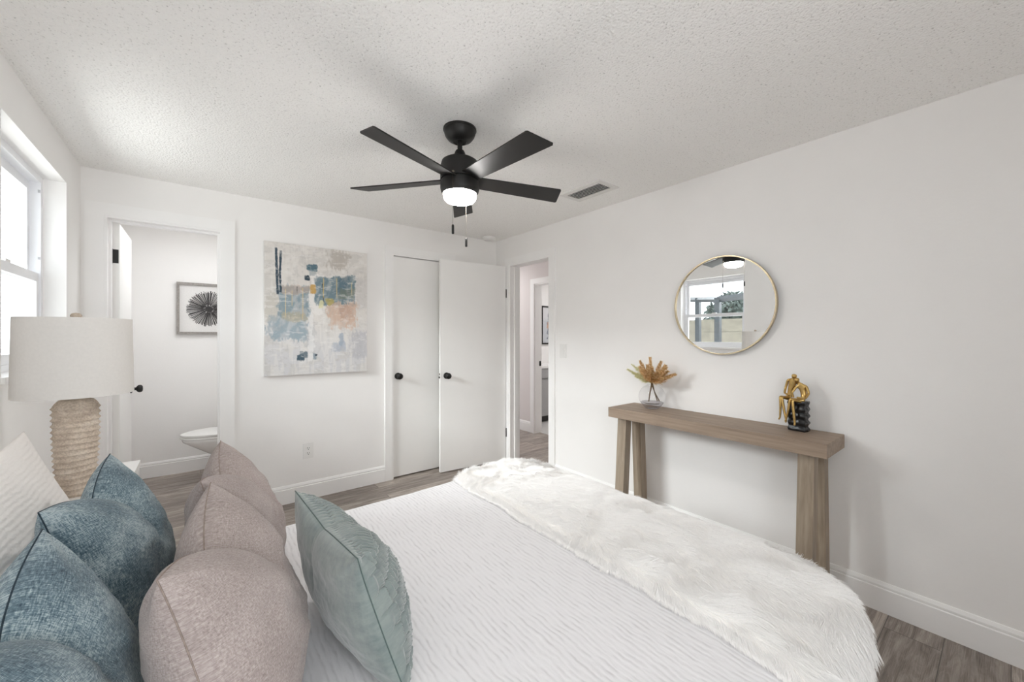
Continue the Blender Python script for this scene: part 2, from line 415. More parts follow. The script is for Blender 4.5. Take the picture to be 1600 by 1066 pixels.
# baseboards
BP = [(0, 0), (0.015, 0), (0.015, 0.112), (0.009, 0.115), (0.011, 0.121), (0.011, 0.127), (0.008, 0.134), (0.005, 0.141), (0, 0.143)]
def baseboard(name, *runs):
    bm = bmesh.new()
    for p0, p1, out in runs: extrude_profile(bm, BP, p0, p1, out)
    return struct(name, bm, M['trim'])
tag(baseboard('baseboard_right', ((XR, YN, 0), (XR, HY0 - 0.07, 0), (-1, 0, 0))), 'white moulded baseboard along the console table wall', 'baseboard')
tag(baseboard('baseboard_back', ((BX1 + 0.076, YB, 0), (CX0 - 0.067, YB, 0), (0, -1, 0))), 'white moulded baseboard under the abstract painting', 'baseboard')
baseboard('baseboard_left', ((XL, YN, 0), (XL, YB - 0.02, 0), (1, 0, 0)))
baseboard('baseboard_bathroom', ((XL, 5.0, 0), (0.72, 5.0, 0), (0, -1, 0)))
baseboard('baseboard_hall', ((3.58, 6.1, 0), (3.58, 4.11, 0), (-1, 0, 0)))

# door casings and jambs
def casing_y(name, x0, x1, y, h, wd=0.075, th=0.016, lx=None, label=None):     # on a wall facing -Y
    bm = bmesh.new(); l0 = x0 - (lx or wd)
    box(bm, l0, x0, y - th, y, 0, h); box(bm, x1, x1 + wd, y - th, y, 0, h); box(bm, l0, x1 + wd, y - th, y, h, h + wd)
    for a in (x0 - 0.004, x1 - 0.014): box(bm, a, a + 0.018, y - 0.012, y + T, 0, h - 0.014)
    box(bm, x0 - 0.004, x1 + 0.004, y - 0.012, y + T, h - 0.014, h + 0.004)
    box(bm, x0 + 0.014, x0 + 0.026, y + 0.045, y + 0.085, 0, h - 0.026); box(bm, x1 - 0.026, x1 - 0.014, y + 0.045, y + 0.085, 0, h - 0.026)
    box(bm, x0 + 0.014, x1 - 0.014, y + 0.045, y + 0.085, h - 0.026, h - 0.014)
    o = struct(name, bm, M['trim'])
    if label: tag(o, label, 'door frame')
    return o
casing_y('trim_1', BX0, BX1, YB, DH, lx=0.083, label='white frame around the bathroom doorway left of the painting')
casing_y('trim_2', CX0, CX1, YB, DH, wd=0.066, label='white frame around the closet door right of the painting')
bm = bmesh.new(); y0, y1, h, wd, th = HY0, HY1, DH - 0.01, 0.07, 0.016
box(bm, XR - th, XR, y0 - wd, y0, 0, h); box(bm, XR - th, XR, y1, y1 + wd, 0, h); box(bm, XR - th, XR, y0 - wd, y1 + wd, h, h + wd)
for a in (y0 - 0.004, y1 - 0.014): box(bm, XR - 0.012, XR + T, a, a + 0.018, 0, h - 0.014)
box(bm, XR - 0.012, XR + T, y0 - 0.004, y1 + 0.004, h - 0.014, h + 0.004)
box(bm, XR + 0.045, XR + 0.085, y0 + 0.014, y0 + 0.026, 0, h - 0.014); box(bm, XR + 0.045, XR + 0.085, y1 - 0.026, y1 - 0.014, 0, h - 0.014)
tag(struct('trim_3', bm, M['trim']), 'white frame around the open doorway to the hall', 'door frame')
bm = bmesh.new()
box(bm, 3.565, 3.58, 4.035, 4.11, 0, 2.04); box(bm, 3.565, 3.58, 3.305, 4.11, 2.04, 2.11); box(bm, 3.565, 3.58, 3.305, 3.38, 0, 2.04)
box(bm, 3.58, 3.70, 4.022, 4.035, 0, 2.04); box(bm, 3.58, 3.70, 3.38, 3.394, 0, 2.04); box(bm, 3.58, 3.70, 3.394, 4.022, 2.026, 2.04)
tag(struct('trim_4', bm, M['trim']), 'white frame of the guest bathroom doorway across the hall', 'door frame')

# ------------------------------------------------------------------ window 1 (double hung)
def window_unit(name, y0, y1, z0, z1, xf, label):
    root = empty(name, (xf, y0, z0)); tag(root, label, 'window', kind='structure')
    W, Hh = y1 - y0, z1 - z0; fw = 0.032; d0, d1 = -0.075, 0.0
    bm = boxes((d0, d1, 0, fw, 0, Hh), (d0, d1, W - fw, W, 0, Hh), (d0, d1, fw, W - fw, Hh - fw, Hh), (d0, d1, fw, W - fw, 0, fw))
    obj('window_frame', bm, M['vinyl'], root, bevel=0.003, seg=1)
    mid = 0.465; sr = 0.034
    for nm, a, c, x in (('lower_sash', fw, mid + 0.025, -0.034), ('upper_sash', mid - 0.02, Hh - fw, -0.066)):
        bm = boxes((x, x + 0.026, fw, fw + sr, a, c), (x, x + 0.026, W - fw - sr, W - fw, a, c), (x, x + 0.026, fw + sr, W - fw - sr, c - 0.045, c), (x, x + 0.026, fw + sr, W - fw - sr, a, a + 0.045))
        s_ = obj(nm, bm, M['vinyl'], root, bevel=0.003, seg=1)
        obj('pane', boxes((x + 0.010, x + 0.016, fw + sr - 0.004, W - fw - sr + 0.004, a + 0.041, c - 0.041)), M['pane'], s_)
    obj('sash_lock', boxes((-0.030, -0.008, W / 2 - 0.03, W / 2 + 0.03, mid + 0.025, mid + 0.037)), M['plastic'], root, bevel=0.003)
    bm = boxes((-0.010, -0.002, W - 0.036, W - 0.031, Hh - 0.085, Hh - 0.070), (-0.010, -0.002, W - 0.036, W - 0.031, mid + 0.1, mid + 0.112))
    obj('balance_clip', bm, M['slat_grey'], root)
    return root
window_unit('window_1', WY0, WY1, WZ0, WZ1, XL - 0.086, 'white double hung window behind the table lamp')
struct('trim_5', boxes((XL - 0.086, XL + 0.012, WY0 - 0.005, WY1 + 0.0, WZ0 - 0.02, WZ0 + 0.004)), M['trim'], bevel=0.004)
# added unseen window behind the camera, housing the fill light
root = empty('fill_window', (NX0, YN, NZ0)); tag(root, kind='structure')
W, Hh = NX1 - NX0, NZ1 - NZ0
obj('window_frame', boxes((0, 0.04, -T, -0.04, 0, Hh), (W - 0.04, W, -T, -0.04, 0, Hh), (0.04, W - 0.04, -T, -0.04, 0, 0.04), (0.04, W - 0.04, -T, -0.04, Hh - 0.04, Hh), (W / 2 - 0.02, W / 2 + 0.02, -T, -0.05, 0.04, Hh - 0.04)), M['vinyl'], root)
obj('pane', boxes((0.04, W / 2 - 0.02, -0.10, -0.095, 0.04, Hh - 0.04)), M['pane'], root)
obj('pane', boxes((W / 2 + 0.02, W - 0.04, -0.10, -0.095, 0.04, Hh - 0.04)), M['pane'], root)

# ------------------------------------------------------------------ doors
def knob_bm(sign=1):   # axis along +Y*sign from door face at origin
    bm = bmesh.new(); mt = Matrix.Rotation(R(-90 * sign), 4, 'X')
    lathe(bm, [(0.0, 0), (0.031, 0), (0.031, 0.006), (0.027, 0.010), (0.012, 0.012), (0.011, 0.030), (0.018, 0.035), (0.027, 0.042), (0.0295, 0.052), (0.027, 0.062), (0.018, 0.069), (0.0, 0.071)], 24, mtx=mt)
    return bm
def leaf(name, w_, h_, th, label, kind='structure'):
    root = empty(name); tag(root, label, 'door', kind=kind)
    obj('door_panel', boxes((0, w_, 0, th, 0.012, h_)), M['door'], root, bevel=0.002, seg=1)
    return root
# bedroom door, swung open in front of the closet: hinge at (2.545, 3.345)
w_ = 0.742
d1 = leaf('door_1', w_, 2.068, 0.035, 'white flush bedroom door standing open in front of the closet')
d1.location = (2.553, 3.372, 0); d1.rotation_euler = (0, 0, R(180 - 5.2))
for z in (0.30, 1.78):
    bm = bmesh.new(); box(bm, -0.003, 0.001, 0.003, 0.033, z - 0.045, z + 0.045); lathe(bm, [(0.006, z - 0.045), (0.006, z + 0.045)], 10, cx=-0.005, cy=0.036)
    obj('hinge', bm, M['hinge'], d1)
obj('knob', knob_bm(1), M['black'], d1, True, loc=(w_ - 0.062, 0.035, 0.942), angle=40)
obj('knob', knob_bm(-1), M['black'], d1, True, loc=(w_ - 0.062, 0.0, 0.942), angle=40)
obj('latch_plate', boxes((w_ - 0.001, w_ + 0.0015, 0.006, 0.029, 0.915, 0.970)), M['plastic'], d1)
obj('latch_bolt', boxes((w_, w_ + 0.009, 0.011, 0.024, 0.918, 0.936), (w_, w_ + 0.003, 0.009, 0.026, 0.948, 0.966)), M['black'], d1)
# closet door, closed
d2 = leaf('door_2', CX1 - CX0 - 0.034, 2.068, 0.035, 'narrow white flush closet door, closed, with a black knob')
d2.location = (CX0 + 0.017, YB + 0.008, 0)
obj('knob', knob_bm(-1), M['black'], d2, True, loc=(0.045, 0.0, 0.952), angle=40)
obj('latch_plate', boxes((-0.003, 0.001, -0.004, 0.004, 0.93, 0.975)), M['hinge'], d2)
obj('latch_plate', boxes((0.0, 0.001, -0.0005, 0.001, 0.94, 0.96)), M['black'], d2)
# bathroom door, swung in against the left
d3 = leaf('door_3', 0.575, 2.07, 0.035, 'white bathroom door swung open into the bathroom')
d3.location = (BX0 + 0.022, YB + T - 0.02, 0); d3.rotation_euler = (0, 0, R(90)); d3.location.x += 0.035
for z in (0.30, 1.05, 1.85):
    bm = bmesh.new(); box(bm, -0.002, 0.001, 0.004, 0.032, z - 0.045, z + 0.045); lathe(bm, [(0.007, z - 0.048), (0.007, z + 0.048)], 10, cx=-0.004, cy=0.037)
    box(bm, -0.035, -0.004, 0.0335, 0.037, z - 0.045, z + 0.045)
    obj('hinge', bm, M['black'], d3)
obj('knob', knob_bm(-1), M['black'], d3, True, loc=(0.52, 0.0, 0.92), angle=40)

# ------------------------------------------------------------------ wall fittings
o = empty('wall_outlet', (0.688, YB, 0.392)); tag(o, 'white wall outlet low on the wall under the painting', 'outlet')
obj('cover_plate', boxes((-0.038, 0.038, -0.006, 0, -0.062, 0.062)), M['plastic'], o, bevel=0.003)
for z in (0.02, -0.02):
    bm = bmesh.new(); lathe(bm, [(0.0, 0), (0.017, 0), (0.017, 0.003), (0, 0.003)], 20, mtx=Matrix.Translation((0, -0.006, z)) @ Matrix.Rotation(R(90), 4, 'X'))
    so = obj('socket', bm, M['plastic'], o)
    obj('slot', boxes((-0.008, -0.005, -0.0096, -0.009, z - 0.001, z + 0.009), (0.005, 0.008, -0.0096, -0.009, z - 0.001, z + 0.008), (-0.003, 0.003, -0.0096, -0.009, z - 0.011, z - 0.005)), M['slot'], so)
o = empty('light_switch', (XR, 2.512, 1.19)); tag(o, 'white rocker light switch beside the hall doorway', 'switch')
obj('cover_plate', boxes((-0.006, 0, -0.04, 0.04, -0.062, 0.062)), M['plastic'], o, bevel=0.003)
obj('rocker', boxes((-0.010, -0.005, -0.016, 0.016, -0.033, 0.033)), M['plastic'], o, bevel=0.002)
# smoke detector
bm = bmesh.new(); lathe(bm, [(0.0, 0), (0.066, 0), (0.066, -0.012), (0.058, -0.024), (0.040, -0.030), (0.0, -0.031)], 32)
o = obj('smoke_detector', bm, M['plastic'], None, True, loc=(2.40, 3.43, ZC), angle=35); tag(o, 'round white smoke detector on the ceiling above the open door', 'smoke detector')

# ceiling vent
vx0, vx1, vy0, vy1 = 2.085, 2.305, 1.705, 2.075
o = empty('ceiling_vent', ((vx0 + vx1) / 2, (vy0 + vy1) / 2, ZC)); tag(o, 'white rectangular air vent in the ceiling beside the fan', 'vent')
a, c_ = (vx1 - vx0) / 2, (vy1 - vy0) / 2; ia, ic = 0.064, 0.148
bm = boxes((-a, -ia, -c_, c_, -0.007, 0), (ia, a, -c_, c_, -0.007, 0), (-ia, ia, -c_, -ic, -0.007, 0), (-ia, ia, ic, c_, -0.007, 0))
obj('vent_frame', bm, M['vent'], o, bevel=0.002, seg=1)
obj('duct', boxes((-ia, ia, -ic, ic, -0.0012, -0.0004)), M['duct'], o)
for k in range(6):
    x = -ia + 0.012 + k * 0.021
    mt = Matrix.Translation((x, 0, -0.006)) @ Matrix.Rotation(R(-50), 4, 'Y')
    bm = bmesh.new(); box(bm, -0.0045, 0.0045, -ic, ic, -0.0006, 0.0006, mt); obj('slat', bm, M['vent'], o)

# ------------------------------------------------------------------ ceiling fan
fx, fy = 1.03, 1.73
fan = empty('ceiling_fan', (fx, fy, ZC)); tag(fan, 'black five blade ceiling fan with a lit round light', 'ceiling fan')
Z = lambda z: z - ZC
bm = bmesh.new(); lathe(bm, [(0.0, Z(ZC)), (0.083, Z(ZC)), (0.084, Z(2.364)), (0.080, Z(2.360)), (0.079, Z(2.352)), (0.074, Z(2.336)), (0.060, Z(2.318)), (0.043, Z(2.308)), (0.034, Z(2.305)), (0.032, Z(2.309)), (0.0, Z(2.312))], 40)
obj('canopy', bm, M['black_fan'], fan, True, angle=35)
bm = bmesh.new(); lathe(bm, [(0.0125, Z(2.315)), (0.0125, Z(2.24))], 20); obj('downrod', bm, M['black_fan'], fan, True, angle=40)
bm = bmesh.new(); lathe(bm, [(0.0, Z(2.262)), (0.021, Z(2.262)), (0.024, Z(2.256)), (0.034, Z(2.230)), (0.040, Z(2.222)), (0.075, Z(2.214)), (0.090, Z(2.204)), (0.097, Z(2.180)), (0.098, Z(2.112)), (0.0, Z(2.112))], 48)
obj('motor_housing', bm, M['black_fan'], fan, True, angle=35)
bm = bmesh.new(); lathe(bm, [(0.0, Z(2.112)), (0.090, Z(2.112)), (0.090, Z(2.102)), (0.0, Z(2.102))], 48); obj('blade_ring', bm, M['black'], fan, True, angle=35)
bm = bmesh.new(); lathe(bm, [(0.0, Z(2.102)), (0.097, Z(2.102)), (0.098, Z(2.07)), (0.094, Z(2.052)), (0.087, Z(2.042)), (0.083, Z(2.042)), (0.082, Z(2.055)), (0.0, Z(2.055))], 48)
lk = obj('light_kit', bm, M['black_fan'], fan, True, angle=35)
bm = bmesh.new(); lathe(bm, [(0.0, Z(2.053)), (0.081, Z(2.053)), (0.083, Z(2.035)), (0.080, Z(2.018)), (0.070, Z(2.006)), (0.045, Z(1.999)), (0.0, Z(1.997))], 48)
tag(obj('diffuser', bm, M['diffuser'], fan, True), 'glowing warm white light cover')
for k in range(5):
    ang = R(57 + 72 * k)
    mt = Matrix.Rotation(ang, 4, 'Z') @ Matrix.Translation((0, 0, Z(2.113))) @ Matrix.Rotation(R(-12), 4, 'X')
    bm = bmesh.new()
    r0, r1 = 0.06, 0.578; w0, w1 = 0.046, 0.062
    out = [(r0, -w0), (r1 - 0.030, -w1), (r1 - 0.022, -w1 + 0.004), (r1 + 0.010, w1 - 0.006), (r1 + 0.004, w1), (r0, w0)]
    lo = [bm.verts.new(mt @ Vector((x, y, -0.003))) for x, y in out]; up = [bm.verts.new(mt @ Vector((x, y, 0.003))) for x, y in out]
    bm.faces.new(lo[::-1]); bm.faces.new(up)
    for i in range(len(out)):
        j = (i + 1) % len(out); bm.faces.new((lo[i], lo[j], up[j], up[i]))
    obj('blade', bm, M['black_fan'], fan, bevel=0.0015, seg=1)
for (dx, dy, zb, ztop) in ((-0.078, -0.066, 1.862, 2.118), (0.078, 0.066, 1.846, 2.06)):
    bm = bmesh.new(); lathe(bm, [(0.0008, Z(ztop)), (0.0008, Z(zb))], 6, cx=dx, cy=dy)
    ch = obj('pull_chain', bm, M['steel'], fan)
    bm = bmesh.new(); lathe(bm, [(0.0, Z(zb)), (0.004, Z(zb) - 0.001), (0.0062, Z(zb) - 0.006), (0.0062, Z(zb) - 0.044), (0.004, Z(zb) - 0.047), (0.0, Z(zb) - 0.047)], 14, cx=dx, cy=dy)
    obj('pull_fob', bm, M['black'], ch, True, angle=40)
    bm = bmesh.new(); mt = Matrix.Translation((dx * 0.97, dy * 0.97, Z(ztop))) @ Matrix.Rotation(math.atan2(dy, dx), 4, 'Z') @ Matrix.Rotation(R(90), 4, 'Y')
    lathe(bm, [(0.0, -0.004), (0.006, -0.003), (0.006, 0.002), (0.0, 0.003)], 12, mtx=mt); obj('chain_eyelet', bm, M['steel'], ch)

# ------------------------------------------------------------------ abstract painting
px0, px1, pz0, pz1 = 0.378, 1.152, 1.018, 2.054
pt = empty('abstract_painting', ((px0 + px1) / 2, YB, pz0)); tag(pt, 'large abstract canvas of white, teal and gold brushwork on the wall', 'painting')
W, Hh = px1 - px0, pz1 - pz0
obj('canvas', boxes((-W / 2, W / 2, -0.034, -0.002, 0, Hh)), M['paper'], pt, bevel=0.002, seg=1)
NU, NV = 260, 346
u, v_ = np.meshgrid(np.linspace(0, 1, NU), np.linspace(0, 1, NV))
px_ = 48 + 748 * u; py_ = (38 + 92 * u) * (1 - v_) + (1010 - 35 * u) * v_       # layout units
def L3(c): return np.array(lin(c)[:3])
img = np.ones((NV, NU, 3)) * L3((224, 220, 215))
def blend(mask, c): global img; img = img * (1 - mask[..., None]) + L3(c) * mask[..., None]
def patch(x0, x1, y0, y1, c, a=1.0, rough=26, soft=10, seed=1, fx_=0.02, fy_=0.02, hole=0.0):
    soft = soft * 1.9 + 6
    nx = (fbm(px_ * fx_, py_ * fy_, seed) - 0.5) * 2 * rough * 1.2; ny = (fbm(px_ * fx_, py_ * fy_, seed + 9) - 0.5) * 2 * rough
    lo_ = -soft * 0.6; hi2 = soft * 0.4
    m = sstep(lo_, hi2, px_ + nx - x0) * sstep(lo_, hi2, x1 - px_ - nx) * sstep(lo_, hi2, py_ + ny - y0) * sstep(lo_, hi2, y1 - py_ - ny)
    e_ = fbm(px_ * 0.11, py_ * 0.045, seed + 40); m = sstep(0.12, 0.88, m + (e_ - 0.5) * 1.7 * np.clip(4 * m * (1 - m), 0, 1))
    if hole: m = m * (1 - hole * sstep(0.42, 0.72, fbm(px_ * 0.035 + 0.01 * py_, py_ * 0.022, seed + 20)))
    blend(m * a, c)
blend(sstep(560, 900, py_) * 0.75, (205, 206, 210))
blend(sstep(0.5, 0.62, fbm(px_ * 0.012, py_ * 0.02, 3)) * 0.5, (203, 200, 195))
blend(sstep(0.52, 0.6, fbm(px_ * 0.03, py_ * 0.004, 5)) * 0.35, (236, 233, 228))
patch(500, 625, 120, 240, (180, 172, 162), 0.7, 40, 45, 7)
patch(690, 795, 320, 520, (205, 202, 200), 0.6, 20, 20, 8)
patch(680, 800, 700, 880, (186, 186, 191), 0.7, 26, 50, 9)
patch(60, 150, 420, 620, (196, 192, 182), 0.7, 30, 20, 10)
patch(140, 365, 365, 580, (134, 154, 164), 0.95, 22, 22, 11, hole=0.35)
patch(160, 350, 360, 415, (196, 170, 150), 0.5, 20, 14, 12)
patch(80, 335, 585, 745, (142, 162, 174), 0.85, 34, 40, 13, hole=0.35)
patch(160, 330, 560, 615, (184, 172, 138), 0.55, 24, 16, 14)
patch(355, 440, 280, 560, (236, 233, 229), 0.95, 22, 14, 15)
patch(395, 695, 298, 500, (104, 130, 141), 0.95, 18, 12, 16, hole=0.3)
patch(560, 640, 300, 430, (84, 110, 124), 0.6, 24, 20, 17)
patch(575, 700, 385, 450, (120, 128, 110), 0.6, 24, 16, 18)
patch(490, 695, 485, 655, (212, 184, 164), 0.9, 30, 34, 19, hole=0.35)
patch(580, 670, 500, 600, (184, 150, 132), 0.55, 30, 20, 20, hole=0.5)
patch(472, 525, 455, 495, (178, 164, 92), 0.8, 14, 8, 21)
patch(354, 392, 352, 416, (204, 164, 92), 0.95, 8, 5, 22)
patch(334, 406, 208, 252, (88, 116, 128), 1.0, 9, 5, 23); patch(345, 395, 250, 290, (150, 165, 170), 0.6, 10, 10, 24)
patch(318, 352, 288, 322, (52, 70, 82), 1.0, 6, 4, 25)
for x0_, x1_, ya, yb, wd_ in ((122, 134, 82, 425, 10), (154, 148, 104, 262, 9), (146, 154, 250, 412, 9)):
    xc = x0_ + (x1_ - x0_) * (py_ - ya) / (yb - ya); wv = wd_ + 7 * (fbm(px_ * 0.05, py_ * 0.05, 31) - 0.5)
    blend(sstep(0, 3, wv - np.abs(px_ - xc)) * sstep(0, 8, py_ - ya) * sstep(0, 8, yb - py_), (58, 76, 90))
xc = 446 + 8 * (py_ - 330) / 160; blend(sstep(0, 2, 4.5 + 5 * (fbm(px_ * .06, py_ * .06, 33) - .5) - np.abs(px_ - xc)) * sstep(0, 8, py_ - 335) * sstep(0, 8, 492 - py_), (44, 48, 52))
for xg, ya, yb, cg in ((185, 380, 600, (214, 196, 152)), (230, 390, 520, (206, 190, 150)), (302, 370, 620, (216, 192, 140)), (452, 300, 460, (222, 198, 128)), (552, 300, 460, (214, 190, 130)), (670, 330, 440, (210, 194, 150)), (262, 360, 420, (90, 90, 86))):
    blend(sstep(0, 2.2, 4.0 - np.abs(px_ - xg - 4 * (fbm(px_ * 0, py_ * 0.02, 40 + xg) - .5))) * sstep(0, 12, py_ - ya) * sstep(0, 30, yb - py_) * 0.85, cg)
patch(420, 452, 470, 525, (226, 222, 176), 0.8, 10, 6, 50)
patch(262, 312, 862, 902, (70, 92, 106), 1, 8, 5, 51); patch(282, 334, 834, 876, (84, 104, 116), 0.9, 10, 6, 52); patch(374, 404, 852, 892, (120, 138, 152), 0.8, 9, 6, 53); patch(392, 406, 852, 868, (62, 76, 86), 1, 3, 3, 54)
patch(530, 615, 770, 840, (176, 184, 196), 0.8, 24, 16, 55, hole=0.4); patch(574, 598, 700, 790, (162, 174, 188), 0.8, 12, 8, 56)
patch(325, 385, 640, 800, (182, 184, 186), 0.7, 22, 12, 57, fx_=0.05, hole=0.5); patch(345, 375, 560, 900, (238, 237, 236), 0.6, 14, 10, 58)
blend(sstep(0.60, 0.68, fbm(px_ * 0.05, py_ * 0.05, 60)) * 0.22, (178, 176, 174))
blend(sstep(0.62, 0.70, fbm(px_ * 0.02, py_ * 0.07, 61)) * 0.3, (240, 238, 236))
img *= (0.99 + 0.02 * fbm(px_ * 0.2, py_ * 0.2, 62))[..., None]

def paint_grid(name, pts, img, mat, parent):
    nv, nu = img.shape[:2]
    me = bpy.data.meshes.new(name)
    idx = np.arange(nu * nv).reshape(nv, nu)
    f = np.stack([idx[:-1, :-1], idx[1:, :-1], idx[1:, 1:], idx[:-1, 1:]], -1).reshape(-1, 4)
    me.from_pydata(pts.reshape(-1, 3).tolist(), [], f.tolist())
    ca = me.color_attributes.new('paint', 'FLOAT_COLOR', 'POINT')
    ca.data.foreach_set('color', np.concatenate([img.reshape(-1, 3), np.ones((nu * nv, 1))], 1).astype('f4').ravel())
    me.materials.append(mat); o = bpy.data.objects.new(name, me); C.objects.link(o); o.parent = parent; return o
pts = np.stack([(u - 0.5) * (W - 0.004), np.full_like(u, -0.0352), (1 - v_) * (Hh - 0.004) + 0.002], -1)
paint_grid('painted_surface', pts, img, M['painting'], pt)

# ------------------------------------------------------------------ round mirror
mr = empty('round_mirror', (XR - 0.006, 1.122, 1.517), (0, 0, R(-0.9))); tag(mr, 'round wall mirror with thin pale gold rim above the console table', 'mirror')
mt = Matrix.Rotation(R(-90), 4, 'Y')
bm = bmesh.new(); lathe(bm, [(0.0, 0.004), (0.300, 0.004), (0.300, 0.019), (0.0, 0.019)], 96, mtx=mt); obj('mirror_glass', bm, M['mirror'], mr)
bm = bmesh.new(); lathe(bm, [(0.3005, 0.002), (0.3075, 0.002), (0.3075, 0.028), (0.3005, 0.028), (0.3005, 0.002)], 96, cap=False, mtx=mt); obj('mirror_rim', bm, M['brass_frame'], mr, True, angle=35)

# ------------------------------------------------------------------ console table
ZT = 0.827
ct = empty('console_table', (2.40, 1.14, 0)); tag(ct, 'grey brown wooden console table with splayed legs against the right wall', 'table')
TX0, TX1, TY0, TY1 = 2.245 - 2.40, 2.553 - 2.40, 0.522 - 1.14, 1.752 - 1.14
bm = boxes((TX0, TX1, TY0, TY1, ZT - 0.066, ZT)); obj('tabletop', bm, M['wood_y'], ct, bevel=0.003)
def leg(y0, y1, xt, xb, w_=0.062):
    bm = bmesh.new(); vs = []
    for z, x in ((0, xb), (ZT - 0.066, xt)):
        for dx, yy in ((0, y0), (w_, y0), (w_, y1), (0, y1)): vs.append(bm.verts.new((x + dx, yy, z)))
    for f in ((3, 2, 1, 0), (4, 5, 6, 7), (0, 1, 5, 4), (1, 2, 6, 5), (2, 3, 7, 6), (3, 0, 4, 7)): bm.faces.new([vs[i] for i in f])
    return obj('leg', bm, M['wood_z'], ct, bevel=0.003)
for y0, y1 in ((TY0 + 0.055, TY0 + 0.122), (TY1 - 0.122, TY1 - 0.055)):
    leg(y0, y1, TX0 + 0.035, TX0 - 0.015); leg(y0, y1, TX1 - 0.115, TX1 - 0.076)

# vase with dried plumes
VX, VY = 2.435, 1.53
vz = empty('glass_vase', (VX, VY, ZT)); tag(vz, 'round clear glass vase on the left end of the console table', 'vase')
prof = []
for k in range(25):
    th_ = R(-62 + k * (62 + 68) / 24); prof.append((0.088 * math.cos(th_), 0.083 + 0.083 * math.sin(th_)))
prof = [(0.0, 0.002), (prof[0][0], 0.002)] + prof + [(0.033, 0.164), (0.036, 0.168)]
bm = bmesh.new(); lathe(bm, prof, 48, cap=False); obj('vase_body', bm, M['vase'], vz, True)
bm = bmesh.new(); lathe(bm, [(0.0, 0.004), (0.044, 0.004), (0.062, 0.022), (0.076, 0.044), (0.070, 0.047), (0.045, 0.034), (0.0, 0.028)], 48, cap=False); obj('thick_base', bm, M['vase_thick'], vz, True)

bq = empty('dried_plume_bunch', (VX, VY, ZT)); tag(bq, 'bunch of golden dried plumes standing in the clear round vase', 'dried flowers')
def plume(base, tip, wid, n, droop, seed):
    rr = random.Random(seed); bm = bmesh.new(); b0, t0 = Vector(base), Vector(tip)
    ax = (t0 - b0); Lh = ax.length; axn = ax.normalized(); side = axn.orthogonal().normalized(); oth = axn.cross(side)
    cen = lambda s: b0 + ax * s + Vector((0, 0, -droop * s * s))
    tube(bm, [cen(s / 6) for s in range(7)], [0.0012 - 0.00015 * s for s in range(7)], 5)
    for i in range(n):
        s = 0.08 + 0.95 * (i / n); a = rr.random() * 6.283
        d = (side * math.cos(a) + oth * math.sin(a)) * (0.75 + 0.3 * rr.random()) + axn * (0.85 + 0.8 * s)
        d.normalize(); ln = wid * (1.05 - 0.6 * s) * (0.7 + 0.6 * rr.random()) + 0.004
        p = cen(min(s, 1)); q = p + d * ln * 0.55; e = p + d * ln + Vector((0, 0, -0.1 * ln))
        wv = d.cross(Vector((rr.random() - .5, rr.random() - .5, rr.random() - .5))).normalized() * (0.0010 + 0.0012 * rr.random())
        vs = [bm.verts.new(x) for x in (p, q + wv, e, q - wv)]; bm.faces.new(vs)
        q2 = p + d * ln * 0.5; w2 = d.cross(wv).normalized() * 0.0012
        vs = [bm.verts.new(x) for x in (p, q2 + w2, e + w2 * 0.3, q2 - w2)]; bm.faces.new(vs)
    return bm
neck = Vector((0.0, 0.0, 0.175))
# directions: (across the wall toward -Y is to the right in the photo, up, out of wall)
specs = [(0.00, 0.168, 0), (-0.05, 0.145, 0), (0.045, 0.145, 0), (0.115, 0.118, 0), (0.135, 0.075, 0), (-0.02, 0.12, 0), (0.03, 0.11, 0), (0.08, 0.125, 0), (0.09, 0.05, 0),
         (-0.075, 0.105, 0), (-0.04, 0.085, 0), (0.02, 0.07, 0), (0.10, 0.09, 0), (-0.065, 0.065, 0), (0.06, 0.085, 0), (0.0, 0.09, 0), (0.055, 0.045, 0), (-0.025, 0.055, 0),
         (-0.135, 0.12, 1), (-0.155, 0.085, 1), (-0.13, 0.055, 1), (-0.10, 0.075, 1), (-0.115, 0.10, 1), (-0.09, 0.045, 1)]
for i, (ry, rz, kind) in enumerate(specs):
    dep = (random.random() - 0.5) * 0.10
    b0 = neck + Vector((dep * 0.15, -ry * 0.12, 0.0)); tp = neck + Vector((dep * 1.3, -ry * 1.18, rz * 1.05))
    obj('plume', plume(b0, tp, 0.036 if not kind else 0.032, 300 if not kind else 170, 0.010, i), M['plume_pale'] if kind else M['plume'], bq)
for bx_, by_, tx_, ty_ in ((0.01, 0.032, 0.0, 0.004), (0.0, 0.026, 0.004, 0.0), (0.0, -0.055, -0.003, 0.004), (-0.012, -0.048, 0.0, -0.004)):
    bm = bmesh.new(); tube(bm, [(bx_, by_, 0.045 if by_ > 0 else 0.058), ((bx_ + tx_) / 2, (by_ + ty_) / 2 + 0.002, 0.11), (tx_, ty_, 0.172), (tx_ - bx_ * .3, ty_ - by_ * .3, 0.205)], 0.0034, 7); obj('stem', bm, M['stem'], bq, True)

